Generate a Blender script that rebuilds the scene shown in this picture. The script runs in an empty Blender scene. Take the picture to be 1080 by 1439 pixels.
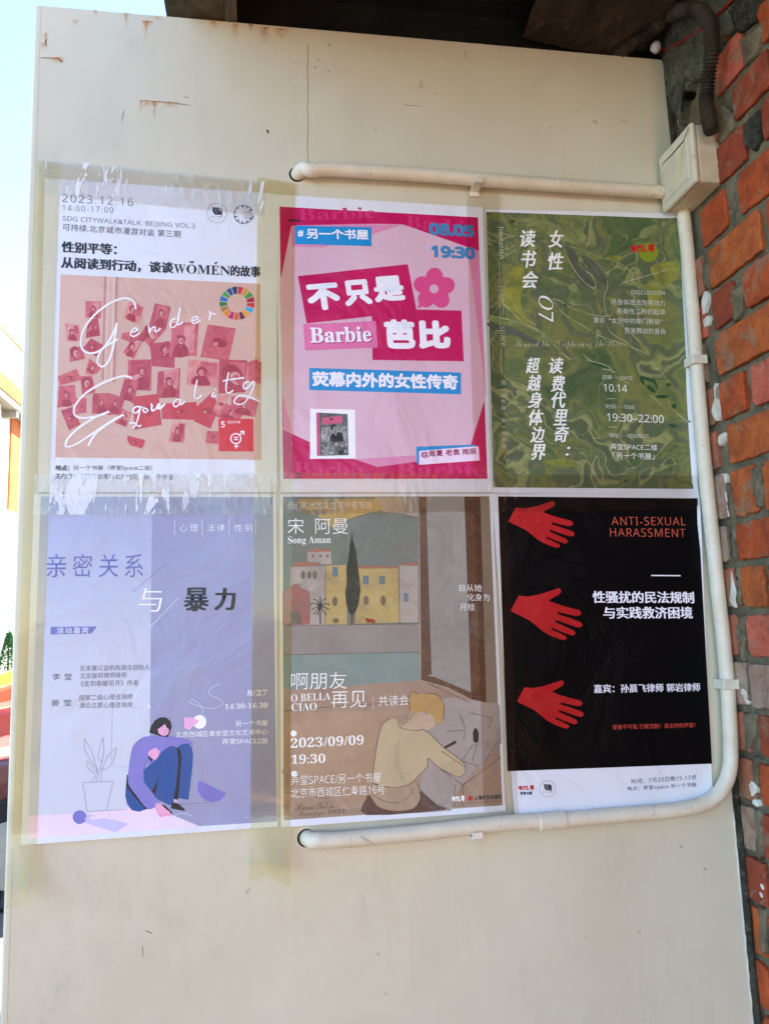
import bpy, bmesh, math, random
from mathutils import Vector, Matrix, noise

# ------------------------------------------------------------------ camera, sky, sun, exposure
SC = bpy.context.scene
COL = SC.collection
GZ = 2.06                      # height of the board's reference point above the ground (m)
# camera found by fitting the six A3 posters and the board's edges (all mm, X right, Y into the board, Z up)
F_PX = 1089.47
CAM = Vector((367.562, -1017.976, -460.939))
RM = ((0.98819136, -0.15071849, -0.02760011),
      (-0.00729344, 0.13365596, -0.99100095),
      (0.15305109, 0.97949988, 0.13097841))
cd = bpy.data.cameras.new('camera'); cam = bpy.data.objects.new('camera', cd); COL.objects.link(cam)
cd.sensor_fit = 'HORIZONTAL'; cd.sensor_width = 36.0; cd.lens = F_PX / 1080.0 * 36.0
cd.clip_start = 0.02; cd.clip_end = 2000
mw = Matrix(((RM[0][0], -RM[1][0], -RM[2][0], CAM.x / 1000),
             (RM[0][1], -RM[1][1], -RM[2][1], CAM.y / 1000),
             (RM[0][2], -RM[1][2], -RM[2][2], CAM.z / 1000 + GZ),
             (0, 0, 0, 1)))
cam.matrix_world = mw
SC.camera = cam

SUN_EL, SUN_AZ = math.radians(50), math.radians(62)      # azimuth measured from +Y (behind the board) towards +X
wd = bpy.data.worlds.new('World'); SC.world = wd; wd.use_nodes = True
nt = wd.node_tree; nt.nodes.clear()
sky = nt.nodes.new('ShaderNodeTexSky'); sky.sky_type = 'NISHITA'; sky.sun_disc = False
sky.sun_elevation = SUN_EL; sky.sun_rotation = SUN_AZ
sky.air_density = 1.0; sky.dust_density = 0.0; sky.ozone_density = 5.5
bg = nt.nodes.new('ShaderNodeBackground'); bg.inputs[1].default_value = 0.115
wo = nt.nodes.new('ShaderNodeOutputWorld')
nt.links.new(sky.outputs[0], bg.inputs[0]); nt.links.new(bg.outputs[0], wo.inputs[0])
sl = bpy.data.lights.new('sun', 'SUN'); sl.energy = 5.0; sl.angle = math.radians(0.55); sl.color = (1, 0.95, 0.86)
so = bpy.data.objects.new('sun', sl); COL.objects.link(so)
sd = Vector((math.sin(SUN_AZ) * math.cos(SUN_EL), math.cos(SUN_AZ) * math.cos(SUN_EL), math.sin(SUN_EL)))
so.location = sd * 30; so.rotation_euler = sd.to_track_quat('Z', 'Y').to_euler()
SC.view_settings.view_transform = 'Standard'; SC.view_settings.look = 'None'
SC.view_settings.gamma = 1; SC.view_settings.use_curve_mapping = False
SC.view_settings.exposure = 2.83
SC.cycles.max_bounces = 10; SC.cycles.transparent_max_bounces = 24; SC.cycles.diffuse_bounces = 5

random.seed(4)
# ------------------------------------------------------------------ places: a photo pixel seen on a known plane
def ray(u, v):
    a, b = (u - 540) / F_PX, (v - 719.5) / F_PX
    return Vector((RM[0][i] * a + RM[1][i] * b + RM[2][i] for i in range(3)))
def at(u, v, Y=0.0):                       # on a plane parallel to the board
    d = ray(u, v); return CAM + d * ((Y - CAM.y) / d.y)
def atx(u, v, X):                          # on a plane parallel to the brick wall / street front
    d = ray(u, v); return CAM + d * ((X - CAM.x) / d.x)
def xb(Z): return 990.5 - 0.0125 * (Z + 100)
def xw(Z): return 998.5 - 0.0125 * (Z + 100)   # the old brick wall leans a little
def wallat(u, v, proud=0):
    X = xw(0)
    for _ in range(4):
        p = atx(u, v, X - proud); X = xw(p.z)
    return p
def W(p): return Vector((p[0] / 1000, p[1] / 1000, p[2] / 1000 + GZ))

# ------------------------------------------------------------------ objects
WL = {}
def root(name, base, label, cat, group=None):
    o = bpy.data.objects.new(name, None); COL.objects.link(o); o.empty_display_size = 0.05
    w = W(base); o.location = w; WL[o.name] = w.copy()
    o['label'] = label; o['category'] = cat
    if group: o['group'] = group
    return o
def tag(o, label, cat, group=None):
    o['label'] = label; o['category'] = cat
    if group: o['group'] = group
    return o
def mesh_obj(name, verts, faces, mats, parent=None, fm=None, smooth=False, kind=None, label=None):
    """verts in mm of the board frame"""
    off = WL[parent.name] if parent else Vector((0, 0, 0))
    me = bpy.data.meshes.new(name)
    me.from_pydata([W(v) - off for v in verts], [], faces)
    if not isinstance(mats, (list, tuple)): mats = [mats]
    for m in mats: me.materials.append(m)
    if fm:
        for p, i in zip(me.polygons, fm): p.material_index = i
    if smooth:
        for p in me.polygons: p.use_smooth = True
    me.update()
    o = bpy.data.objects.new(name, me); COL.objects.link(o)
    if parent: o.parent = parent
    WL[o.name] = off.copy()
    if kind: o['kind'] = kind
    if label: o['label'] = label
    return o
def box_geo(x0, x1, y0, y1, z0, z1):
    v = [(x, y, z) for x in (x0, x1) for y in (y0, y1) for z in (z0, z1)]
    f = [(0, 1, 3, 2), (4, 6, 7, 5), (0, 4, 5, 1), (2, 3, 7, 6), (0, 2, 6, 4), (1, 5, 7, 3)]
    return v, f
class MB:
    def __init__(s): s.v = []; s.f = []; s.m = []
    def add(s, v, f, m=0):
        n = len(s.v); s.v += [tuple(a) for a in v]; s.f += [tuple(i + n for i in q) for q in f]; s.m += [m] * len(f); return s
    def box(s, x0, x1, y0, y1, z0, z1, m=0): return s.add(*box_geo(x0, x1, y0, y1, z0, z1), m)
    def tube(s, pts, r, n=12, m=0, cap=True):
        pts = [Vector(p) for p in pts]; rr = r if isinstance(r, (list, tuple)) else [r] * len(pts)
        b = len(s.v); prev = None
        for i, p in enumerate(pts):
            t = (pts[min(i + 1, len(pts) - 1)] - pts[max(i - 1, 0)]).normalized()
            if prev is None:
                u = t.cross(Vector((0, 1, 0.01)));
                if u.length < .1: u = t.cross(Vector((1, 0, 0)))
            else: u = prev - t * prev.dot(t)
            u.normalize(); prev = u; w = t.cross(u)
            for k in range(n):
                a = 2 * math.pi * k / n
                s.v.append(tuple(p + (u * math.cos(a) + w * math.sin(a)) * rr[i]))
        for i in range(len(pts) - 1):
            for k in range(n):
                k2 = (k + 1) % n
                s.f.append((b + i * n + k, b + i * n + k2, b + (i + 1) * n + k2, b + (i + 1) * n + k)); s.m.append(m)
        if cap:
            s.f.append(tuple(b + k for k in range(n))[::-1]); s.m.append(m)
            s.f.append(tuple(b + (len(pts) - 1) * n + k for k in range(n))); s.m.append(m)
        return s
    def build(s, name, mats, parent=None, bevel=0, seg=2, **k):
        o = mesh_obj(name, s.v, s.f, mats, parent, fm=s.m, **k)
        bm = bmesh.new(); bm.from_mesh(o.data); bmesh.ops.recalc_face_normals(bm, faces=bm.faces[:])
        if bevel:
            es = [e for e in bm.edges if e.calc_face_angle(0) > 0.6]
            bmesh.ops.bevel(bm, geom=es, offset=bevel / 1000, segments=seg, affect='EDGES', profile=.5)
        bm.to_mesh(o.data); bm.free()
        return o
def smooth_path(pts, n=6):
    P = [Vector(p) for p in pts]; out = []
    for i in range(len(P) - 1):
        p0 = P[max(i - 1, 0)]; p1 = P[i]; p2 = P[i + 1]; p3 = P[min(i + 2, len(P) - 1)]
        for k in range(n):
            t = k / n
            out.append(0.5 * ((2 * p1) + (p2 - p0) * t + (2 * p0 - 5 * p1 + 4 * p2 - p3) * t * t + (3 * p1 - p0 - 3 * p2 + p3) * t ** 3))
    out.append(P[-1]); return out

def closed(pts, n=4):
    """rounded closed outline through 2-D points"""
    out = []; m = len(pts)
    for i in range(m):
        a, b, c, d = pts[i - 1], pts[i], pts[(i + 1) % m], pts[(i + 2) % m]
        for k in range(n):
            t = k / n; out.append(tuple(.5 * (2 * b[j] + (c[j] - a[j]) * t + (2 * a[j] - 5 * b[j] + 4 * c[j] - d[j]) * t * t + (3 * b[j] - a[j] - 3 * c[j] + d[j]) * t ** 3) for j in (0, 1)))
    return out
# ------------------------------------------------------------------ materials
def lin(c): 
    c = c / 255.0
    return c / 12.92 if c <= .04045 else ((c + .055) / 1.055) ** 2.4
def L3(c, k=1.0): return tuple(min(.92, lin(x) * k) for x in c) + (1,)
class NT:
    def __init__(s, name):
        s.m = bpy.data.materials.new(name); s.m.use_nodes = True; s.t = s.m.node_tree; s.t.nodes.clear()
        s.out = s.n('ShaderNodeOutputMaterial'); s.tc = None
    def n(s, ty, **k):
        o = s.t.nodes.new(ty)
        for a, b in k.items(): setattr(o, a, b)
        return o
    def l(s, a, b): s.t.links.new(a, b)
    def obj(s):
        if not s.tc: s.tc = s.n('ShaderNodeTexCoord')
        return s.tc.outputs['Object']
    def noise(s, scale, detail=5, rough=.6, vec=None, dist=0, sc3=None):
        o = s.n('ShaderNodeTexNoise'); o.inputs['Scale'].default_value = scale; o.inputs['Detail'].default_value = detail
        o.inputs['Roughness'].default_value = rough; o.inputs['Distortion'].default_value = dist
        v = vec or s.obj()
        if sc3:
            mp = s.n('ShaderNodeMapping'); mp.inputs['Scale'].default_value = sc3; s.l(v, mp.inputs[0]); v = mp.outputs[0]
        s.l(v, o.inputs['Vector']); return o.outputs[0]
    def ramp(s, fac, stops, mode='LINEAR'):
        o = s.n('ShaderNodeValToRGB'); cr = o.color_ramp; cr.interpolation = mode
        while len(cr.elements) < len(stops): cr.elements.new(.5)
        for e, (p, c) in zip(cr.elements, stops):
            e.position = p; e.color = c if len(c) == 4 else tuple(c) + (1,)
        s.l(fac, o.inputs[0]); return o.outputs[0]
    def mix(s, fac, a, b, mode='MIX'):
        o = s.n('ShaderNodeMix', data_type='RGBA', blend_type=mode)
        for sock, v in ((o.inputs[0], fac), (o.inputs[6], a), (o.inputs[7], b)):
            if hasattr(v, 'node'): s.l(v, sock)
            else: sock.default_value = v
        return o.outputs[2]
    def math(s, op, a, b=0.0):
        o = s.n('ShaderNodeMath', operation=op)
        for sock, v in ((o.inputs[0], a), (o.inputs[1], b)):
            if hasattr(v, 'node'): s.l(v, sock)
            else: sock.default_value = v
        return o.outputs[0]
    def bump(s, h, st, dist=.001, nrm=None):
        o = s.n('ShaderNodeBump'); o.inputs['Strength'].default_value = st; o.inputs['Distance'].default_value = dist
        s.l(h, o.inputs['Height'])
        if nrm: s.l(nrm, o.inputs['Normal'])
        return o.outputs[0]
    def bsdf(s, col, rough=.5, spec=.5, nrm=None, **k):
        b = s.n('ShaderNodeBsdfPrincipled')
        for nm, v in (('Base Color', col), ('Roughness', rough), ('Specular IOR Level', spec)):
            if hasattr(v, 'node'): s.l(v, b.inputs[nm])
            else: b.inputs[nm].default_value = v
        for nm, v in k.items(): b.inputs[nm.replace('_', ' ')].default_value = v
        if nrm: s.l(nrm, b.inputs['Normal'])
        s.l(b.outputs[0], s.out.inputs[0]); return b
BLK, WHT = (0, 0, 0, 1), (1, 1, 1, 1)
_m = {}
def ink(c, k=1.22, c2=None, sc=14, rough=.36, amt=.06, spec=.4):
    """printed colour on paper: c is sRGB 0-255"""
    key = ('ink', c, k, c2, sc, rough)
    if key in _m: return _m[key]
    t = NT('ink'); a = L3(c, k)
    if c2:
        f = t.ramp(t.noise(sc, 6, .62, dist=.6), [(.36, BLK), (.62, WHT)]); col = t.mix(f, a, L3(c2, k))
    else:
        f = t.noise(9, 3); col = t.mix(f, tuple(x * (1 - amt) for x in a[:3]) + (1,), tuple(min(1, x * (1 + amt)) for x in a[:3]) + (1,))
    n1 = t.bump(t.noise(7, 4, .55, dist=.8), .55, .012)
    t.bsdf(col, rough, spec, t.bump(t.noise(60, 3, .5), .12, .002, n1))
    _m[key] = t.m; return t.m
def m_paint(name, c, c2, rough=.35, dirt=.5, sc=5, bumpy=.15):
    t = NT(name); a, b = L3(c), L3(c2)
    f = t.ramp(t.noise(sc, 8, .65), [(.35, BLK), (.7, WHT)])
    col = t.mix(t.math('MULTIPLY', f, dirt), a, b)
    f2 = t.ramp(t.noise(75, 6, .75, dist=.6), [(.60, BLK), (.67, WHT)])
    col = t.mix(t.math('MULTIPLY', f2, .42), col, L3((120, 104, 80)))
    t.bsdf(col, rough, .35, t.bump(t.noise(40, 6, .6), bumpy, .002)); return t.m
def m_board():
    t = NT('cream_painted_steel')
    a = L3((212, 207, 184)); b = L3((200, 193, 166))
    col = t.mix(t.ramp(t.noise(2.2, 6, .6), [(.3, BLK), (.7, WHT)]), a, b)
    v = t.noise(5, 7, .65, sc3=(9, 1, .7))                       # faint run marks
    col = t.mix(t.math('MULTIPLY', t.ramp(v, [(.5, BLK), (.8, WHT)]), .14), col, L3((176, 165, 138)))
    col = t.mix(t.math('MULTIPLY', t.ramp(t.noise(6.5, 9, .72, dist=.5), [(.52, BLK), (.72, WHT)]), .3), col, L3((186, 180, 160)))
    sp = t.ramp(t.noise(42, 3, .5), [(.70, BLK), (.735, WHT)])
    col = t.mix(t.math('MULTIPLY', sp, .35), col, L3((120, 100, 80)))
    # grime towards the top edge, where water runs in from the eave
    z = t.n('ShaderNodeSeparateXYZ'); t.l(t.obj(), z.inputs[0])
    top = t.n('ShaderNodeMapRange'); top.inputs[1].default_value = GZ + .28 - 0; top.inputs[2].default_value = GZ + .385
    t.l(z.outputs[2], top.inputs[0])
    gr = t.math('MULTIPLY', t.ramp(t.noise(12, 6, .7, sc3=(5, 1, 1)), [(.42, BLK), (.7, WHT)]), t.math('POWER', top.outputs[0], 2.0))
    col = t.mix(t.math('MULTIPLY', gr, .75), col, L3((132, 104, 66)))
    # handling smudges and scuffs
    sm = t.math('MULTIPLY', t.ramp(t.noise(3.2, 8, .7, dist=1.2), [(.54, BLK), (.66, WHT)]), t.ramp(t.noise(34, 6, .75, sc3=(1, 1, .35)), [(.45, BLK), (.62, WHT)]))
    col = t.mix(t.math('MULTIPLY', sm, .28), col, L3((150, 142, 124)))
    n1 = t.bump(t.noise(2.6, 4, .5), .6, .02); n2 = t.bump(t.noise(180, 3, .6), .10, .0006, n1)
    t.bsdf(col, .36, .4, n2); return t.m
def m_rust():
    """runs of rust: u across, v down from the scratch"""
    t = NT('rust_run'); uv = t.n('ShaderNodeTexCoord'); sx = t.n('ShaderNodeSeparateXYZ'); t.l(uv.outputs['UV'], sx.inputs[0])
    c = t.math('SUBTRACT', 1.0, t.math('ABSOLUTE', t.math('SUBTRACT', t.math('MULTIPLY', sx.outputs[0], 2.0), 1.0)))
    d = t.math('POWER', t.math('SUBTRACT', 1.0, sx.outputs[1]), 1.3)
    ns = t.ramp(t.noise(160, 5, .7), [(.3, BLK), (.65, WHT)])
    al = t.math('MULTIPLY', t.math('MULTIPLY', t.math('POWER', c, 1.3), d), ns)
    al = t.math('MULTIPLY', al, .95)
    b = t.bsdf(t.mix(t.noise(220, 4), L3((176, 92, 20), 1.1), L3((226, 160, 60), 1.1)), .7, .2)
    t.l(al, b.inputs['Alpha']); return t.m
def m_brick(i, base, dark, smear):
    t = NT('fired_brick'); a, b = L3(base), L3(dark)
    col = t.mix(t.ramp(t.noise(38, 8, .7, dist=.4), [(.34, BLK), (.68, WHT)]), a, b)
    f = t.ramp(t.noise(24, 9, .72, dist=.8), [(.60 - smear, BLK), (.66 - smear, WHT)])
    col = t.mix(t.math('MULTIPLY', f, .6), col, t.mix(t.noise(70, 5), L3((104, 98, 78)), L3((150, 136, 106))))
    col = t.mix(t.math('MULTIPLY', t.ramp(t.noise(15, 9, .75, dist=1.2), [(.5, BLK), (.62, WHT)]), .45), col, L3((112, 62, 36)))
    sp = t.ramp(t.noise(150, 5, .7), [(.60, BLK), (.66, WHT)])
    col = t.mix(t.math('MULTIPLY', sp, .6), col, L3((64, 38, 30)))
    n1 = t.bump(t.noise(45, 9, .72), .55, .004); n2 = t.bump(t.noise(330, 5, .7), .35, .0012, n1)
    t.bsdf(col, .82, .25, n2); return t.m
def m_mortar():
    t = NT('old_mortar')
    col = t.mix(t.ramp(t.noise(22, 8, .7), [(.35, BLK), (.65, WHT)]), L3((132, 120, 94)), L3((86, 80, 62)))
    col = t.mix(t.math('MULTIPLY', t.ramp(t.noise(60, 6, .7, dist=1), [(.55, BLK), (.66, WHT)]), .6), col, L3((150, 140, 118)))
    n1 = t.bump(t.noise(60, 9, .75), .8, .006); n2 = t.bump(t.noise(420, 5, .7), .5, .0015, n1)
    t.bsdf(col, .92, .15, n2); return t.m
def m_rough(name, a, b, c, s1=26, s2=70):
    t = NT(name)
    col = t.mix(t.ramp(t.noise(s1, 10, .74, dist=.7), [(.38, BLK), (.62, WHT)]), L3(a), L3(b))
    col = t.mix(t.math('MULTIPLY', t.ramp(t.noise(s2, 8, .75, dist=1.2), [(.54, BLK), (.62, WHT)]), .7), col, L3(c))
    col = t.mix(t.math('MULTIPLY', t.ramp(t.noise(230, 4, .7), [(.60, BLK), (.66, WHT)]), .7), col, L3((40, 42, 36)))
    n1 = t.bump(t.noise(45, 10, .78, dist=.5), 1.0, .008); n2 = t.bump(t.noise(300, 6, .75), .8, .002, n1)
    t.bsdf(col, .95, .12, n2); return t.m
def m_tape(name, tint, milky, cr, wr, sc):
    t = NT(name)
    n1 = t.bump(t.noise(sc, 4, .55, dist=1.5), wr, .004)
    n2 = t.bump(t.noise(sc * 6, 5, .6, sc3=(1, 1, .5)), cr, .0012, n1)
    tr = t.n('ShaderNodeBsdfTransparent'); tr.inputs[0].default_value = tint
    df = t.n('ShaderNodeBsdfDiffuse'); df.inputs[0].default_value = (.82, .84, .80, 1)
    gl = t.n('ShaderNodeBsdfGlossy'); gl.inputs['Roughness'].default_value = .06
    for q in (df, gl): t.l(n2, q.inputs['Normal'])
    m1 = t.n('ShaderNodeMixShader'); 
    f = t.math('MULTIPLY', t.ramp(t.noise(14, 7, .7, dist=1.2), [(.45, BLK), (.7, WHT)]), milky)
    t.l(f, m1.inputs[0]); t.l(tr.outputs[0], m1.inputs[1]); t.l(df.outputs[0], m1.inputs[2])
    fr = t.n('ShaderNodeFresnel'); fr.inputs[0].default_value = 1.5 if name == 'wrinkled_tape' else 1.42; t.l(n2, fr.inputs['Normal'])
    if name == 'wrinkled_tape':          # loose tape over air: reflected sky glare painted as sharp edged pale patches
        df2 = t.n('ShaderNodeBsdfDiffuse'); df2.inputs[0].default_value = (.97, .98, .97, 1)
        aw = t.noise(9, 5, .6, dist=2.2, sc3=(4.5, 1, 1.2)); ag = t.ramp(t.noise(7, 2, .5), [(.44, BLK), (.56, WHT)])
        am = t.math('MULTIPLY', t.math('MULTIPLY', t.ramp(aw, [(.55, BLK), (.565, WHT)]), ag), .62)
        fl = t.math('MULTIPLY', t.ramp(t.noise(40, 6, .7, dist=2.5, sc3=(3, 1, .8)), [(.59, BLK), (.68, WHT)]), .32)
        m3 = t.n('ShaderNodeMixShader'); t.l(t.math('MAXIMUM', am, fl), m3.inputs[0]); t.l(m1.outputs[0], m3.inputs[1]); t.l(df2.outputs[0], m3.inputs[2]); m1 = m3
    m2 = t.n('ShaderNodeMixShader'); t.l(fr.outputs[0], m2.inputs[0]); t.l(m1.outputs[0], m2.inputs[1]); t.l(gl.outputs[0], m2.inputs[2])
    t.l(m2.outputs[0], t.out.inputs[0]); return t.m
def m_simple(name, c, rough=.5, spec=.5, c2=None, sc=8, bs=40, bst=.2, bd=.002, metal=0.0, coat=0.0):
    t = NT(name); a = L3(c)
    col = t.mix(t.ramp(t.noise(sc, 7, .65), [(.35, BLK), (.68, WHT)]), a, L3(c2 or tuple(int(x * .88) for x in c)))
    t.bsdf(col, rough, spec, t.bump(t.noise(bs, 6, .65), bst, bd), Metallic=metal, Coat_Weight=coat); return t.m
M_BOARD = m_board(); M_RUST = m_rust(); M_MORTAR = m_mortar()
M_BRICK = [m_brick(0, (188, 84, 38), (136, 60, 34), .05), m_brick(1, (192, 98, 46), (148, 72, 38), .05),
           m_brick(2, (162, 70, 42), (114, 54, 38), .07), m_brick(3, (176, 100, 70), (140, 90, 66), .12),
           m_brick(4, (166, 148, 126), (150, 110, 88), .10), m_brick(5, (198, 108, 84), (170, 74, 52), .05)]
M_PVC = m_paint('white_pvc', (226, 219, 200), (196, 184, 158), .34, .8, 14, .1)
M_PVC2 = m_paint('white_pvc_grimy', (220, 211, 188), (196, 184, 152), .42, .6, 22, .08)
M_BOX = m_paint('yellowed_plastic', (212, 202, 176), (180, 166, 134), .42, .9, 16, .12)
M_BLACK = m_simple('black_ribbed_plastic', (40, 38, 32), .55, .3, (72, 64, 50), 26, 200, .2, .001)
M_DARKHOLE = m_simple('dark_hole', (14, 12, 10), .9, .1)
M_WOOD = m_simple('weathered_wood', (92, 82, 66), .85, .2, (52, 44, 36), 22, 60, .7, .004)
M_WOOD2 = m_simple('weathered_grey_wood', (104, 98, 82), .85, .2, (66, 60, 48), 26, 70, .7, .004)
M_SOFFIT = m_simple('dark_soffit', (34, 36, 35), .9, .1, (20, 20, 20), 6, 40, .6, .004)  # near-black tone over the whole recessed underside
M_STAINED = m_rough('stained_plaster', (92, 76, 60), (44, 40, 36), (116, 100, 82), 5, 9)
M_CEMENT = m_rough('grey_green_cement', (118, 118, 100), (74, 78, 66), (148, 142, 120))
M_CEMENT_D = m_rough('dark_cement', (84, 82, 68), (50, 52, 46), (128, 120, 98))
M_FLAKE = m_paint('peeling_white_paint', (222, 218, 204), (168, 162, 148), .5, .8, 60, .4)
M_FOAM = m_simple('white_foam', (226, 222, 212), .8, .2)
M_RED = m_simple('red_cable', (150, 24, 20), .4, .5)
M_DRIP = m_simple('dripped_white_paint', (222, 216, 198), .45, .4, (188, 178, 156), 60, 260, .5, .002)
M_GLUE = m_simple('yellowed_glue', (214, 204, 150), .5, .4, (196, 184, 126), 30)
M_PAPER = ink((222, 224, 228), 1.0)
# ------------------------------------------------------------------ ground
def struct(name, mb, mat, **k):
    o = mb.build(name, mat, None, **k); o['kind'] = 'structure'; return o
GB = -GZ * 1000
def m_ground():
    t = NT('asphalt')
    col = t.mix(t.ramp(t.noise(.8, 8, .6), [(.3, BLK), (.7, WHT)]), L3((104, 102, 100)), L3((84, 84, 84)))
    col = t.mix(t.math('MULTIPLY', t.ramp(t.noise(90, 3, .6), [(.55, BLK), (.7, WHT)]), .4), col, L3((150, 146, 140)))
    t.bsdf(col, .9, .2, t.bump(t.noise(120, 5, .7), .5, .004)); return t.m
def sheet(name, x0, x1, y0, y1, z, mat):
    o = mesh_obj(name, [(x0, y0, z), (x1, y0, z), (x1, y1, z), (x0, y1, z)], [(0, 1, 2, 3)], mat); o['kind'] = 'structure'; return o
sheet('ground', -400000, 400000, -400000, 400000, GB, m_ground())
M_PAVE = m_simple('warm_bounce_paving', (206, 156, 100), .9, .2, (184, 134, 84), 3, 80, .4, .003)  # ochre picked so the unseen pavement bounces warm light up to the board
pv = MB().box(0, 1400, -6100, 1400, GB - 50, GB + 110)
struct('pavement', pv, M_PAVE, bevel=12)

# unseen house added behind the camera: it bounces warm light onto the shaded board
oh = root('added_lane_house', (2000, -6500, GB), 'unseen ochre house added behind the camera to bounce warm light', 'house')
M_OCH = m_simple('ochre_render', (236, 166, 84), .9, .2, (220, 150, 72), 1, 20, .3, .004)
MB().box(900, 9000, -9000, -6500, GB, GB + 6200).build('wall', M_OCH, oh)
MB().box(700, 9200, -9200, -6200, GB + 6202, GB + 6400).build('roof', M_PAVE, oh)
for k in range(4):
    x0 = 1300 + k * 1900
    wf = MB().box(x0, x0 + 1100, -6499, -6460, GB + 1000, GB + 2500).build('window_frame', M_WOOD2, oh)
    for j in (0, 1): MB().box(x0 + 60 + j * 500, x0 + 540 + j * 500, -6459, -6450, GB + 1060, GB + 2440).build('pane', m_simple('window_glass', (40, 52, 60), .06, .6), wf)

# ------------------------------------------------------------------ the board
BX0, BZ1, BZ0 = 62.0, 379.0, GB + 190
board = root('notice_board', (520, 0, BZ0), 'cream painted steel board with rust runs, carrying six taped posters', 'notice board')
def bxr(z): return xb(z) - 2.5
def rsheet(x0, x1f, z0, z1, r=5, th=26):
    """flat sheet with a rounded return on its left edge"""
    mb = MB(); prof = [(x0 + 1, th)]; n = 6
    prof += [(x0 + r - r * math.cos(a), r - r * math.sin(a)) for a in [math.pi / 2 * i / n for i in range(n + 1)]]
    zs = [z0 + (z1 - z0) * i / 8 for i in range(9)]; v = []
    for z in zs:
        for x, y in prof: v.append((x, y, z))
        v.append((x1f(z), 0, z)); v.append((x1f(z), th, z))
    m = len(prof) + 2; f = []
    for i in range(8):
        for k in range(m): f.append((i * m + k, i * m + (k + 1) % m, (i + 1) * m + (k + 1) % m, (i + 1) * m + k))
    f.append(tuple(range(m))); f.append(tuple(8 * m + k for k in range(m)))
    mb.add(v, f); return mb
SEAM = at(432, 140).x
rsheet(BX0, bxr, BZ0, BZ1).build('steel_sheet', M_BOARD, board)
# folded hem that shows as a second line down the left edge
MB().box(BX0 + 7.5, BX0 + 8.7, -.35, 1, BZ0 + 2, BZ1 - 2).build('folded_hem', M_BOARD, board)
# seam in the upper half: a shallow filled joint
sv = []
for i in range(30):
    a = at(432 + .6 * math.sin(i * .7), 62 + i * 5.7); sv.append((a.x, -.12, a.z))
MB().tube(sv, .55, 6).build('filled_seam', m_simple('seam_filler', (172, 158, 128), .7, .2), board)
# legs down to the pavement
for x in (130, 900):
    MB().box(x, x + 40, 4, 24, GB + 112, BZ0 - 1).build('leg', M_PVC2, board, bevel=2)
# rust runs under scratches and screw holes : photo px x, y, width, length
def uvquad(name, u, v, w, h, mat, parent, y=-.3, slant=0):
    a, b, c, d = at(u - w / 2, v), at(u + w / 2, v), at(u + w / 2 + slant, v + h), at(u - w / 2 + slant, v + h)
    o = mesh_obj(name, [(p.x, y, p.z) for p in (a, b, c, d)], [(3, 2, 1, 0)], mat, parent)
    uv = o.data.uv_layers.new(); 
    for li, co in zip(o.data.polygons[0].loop_indices, [(0, 1), (1, 1), (1, 0), (0, 0)]): uv.data[li].uv = co
    return o
for i, (u, v, w, h) in enumerate([(134, 13, 9, 12), (177, 17, 7, 26), (178, 17, 16, 8), (205, 28, 9, 34), (206, 30, 17, 9), (222, 19, 20, 12),
        (64, 46, 8, 22), (60, 60, 6, 14), (80, 80, 26, 9), (86, 84, 9, 6), (198, 141, 7, 22), (205, 141, 12, 12), (217, 142, 6, 34), (216, 142, 22, 8),
        (240, 143, 30, 10), (106, 28, 12, 9), (300, 28, 18, 16), (330, 33, 14, 24), (352, 34, 12, 12), (372, 38, 20, 26), (395, 40, 30, 18)]):
    uvquad('rust_stain', u, v, w, h, M_RUST, board, -.3 - .05 * i)
def stroke_px(name, pts, wpx, mat, parent, y=-.35, closed=False):
    P = [at(*p) for p in pts]; w = wpx / 2
    v = []; f = []
    for i, p in enumerate(P):
        t = (P[min(i + 1, len(P) - 1)] - P[max(i - 1, 0)]); t.y = 0; t.normalize(); nn = Vector((-t.z, 0, t.x))
        ww = w * (.35 + .65 * math.sin(math.pi * min(1, max(0, (i + .35) / (len(P) - .3)))))
        for s in (1, -1): q = p + nn * ww * s; v.append((q.x, y, q.z))
    for i in range(len(P) - 1): f.append((2 * i, 2 * i + 1, 2 * i + 3, 2 * i + 2))
    return mesh_obj(name, v, f, mat, parent)
M_SCR = m_simple('scratch_brown', (120, 84, 48), .8, .2); M_SCR2 = m_simple('scratch_grey', (120, 112, 98), .8, .2)
for pts, w, m in [([(56, 81), (68, 81), (80, 82), (88, 85)], 1.1, M_SCR), ([(81, 80), (84, 84), (88, 87)], 1.3, M_SCR),
                  ([(197, 141), (215, 142), (240, 144), (268, 148)], 1.0, M_SCR), ([(200, 30), (208, 30), (215, 31)], 1.2, M_SCR),
                  ([(65, 54), (64, 60), (65, 65)], 2.0, M_SCR), ([(171, 170), (173, 162), (174, 154)], .8, M_SCR2),
                  ([(375, 182), (377, 187)], 3.4, m_simple('rivet_hole', (60, 50, 40), .8, .2)), ([(565, 146), (575, 148), (592, 149)], .8, M_SCR2),
                  ([(655, 70), (653, 76), (656, 83)], 1.0, M_SCR2), ([(258, 136), (266, 137)], 1, M_SCR2),
                  ([(461, 62), (463, 64)], 2.2, M_SCR2), ([(461, 99), (463, 101)], 2, M_SCR2), ([(441, 93), (444, 96)], 1.6, M_SCR2), ([(446, 82), (448, 86)], 1.2, M_SCR2),
                  ([(955, 1188), (958, 1192)], 1.6, M_SCR2), ([(989, 1220), (991, 1223)], 2, M_SCR2), ([(204, 1308), (214, 1312)], 1.2, M_SCR2),
                  ([(200, 1330), (201, 1345)], .8, M_SCR2), ([(870, 168), (880, 170)], .8, M_SCR2), ([(610, 130), (612, 132)], 1.4, M_SCR2)]:
    stroke_px('scratch', pts, w, m, board)

# ------------------------------------------------------------------ brick wall
bw = root('brick_wall', (1120, -600, GB), 'old red brick wall with crumbling mortar at the right of the board', 'wall')
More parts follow.
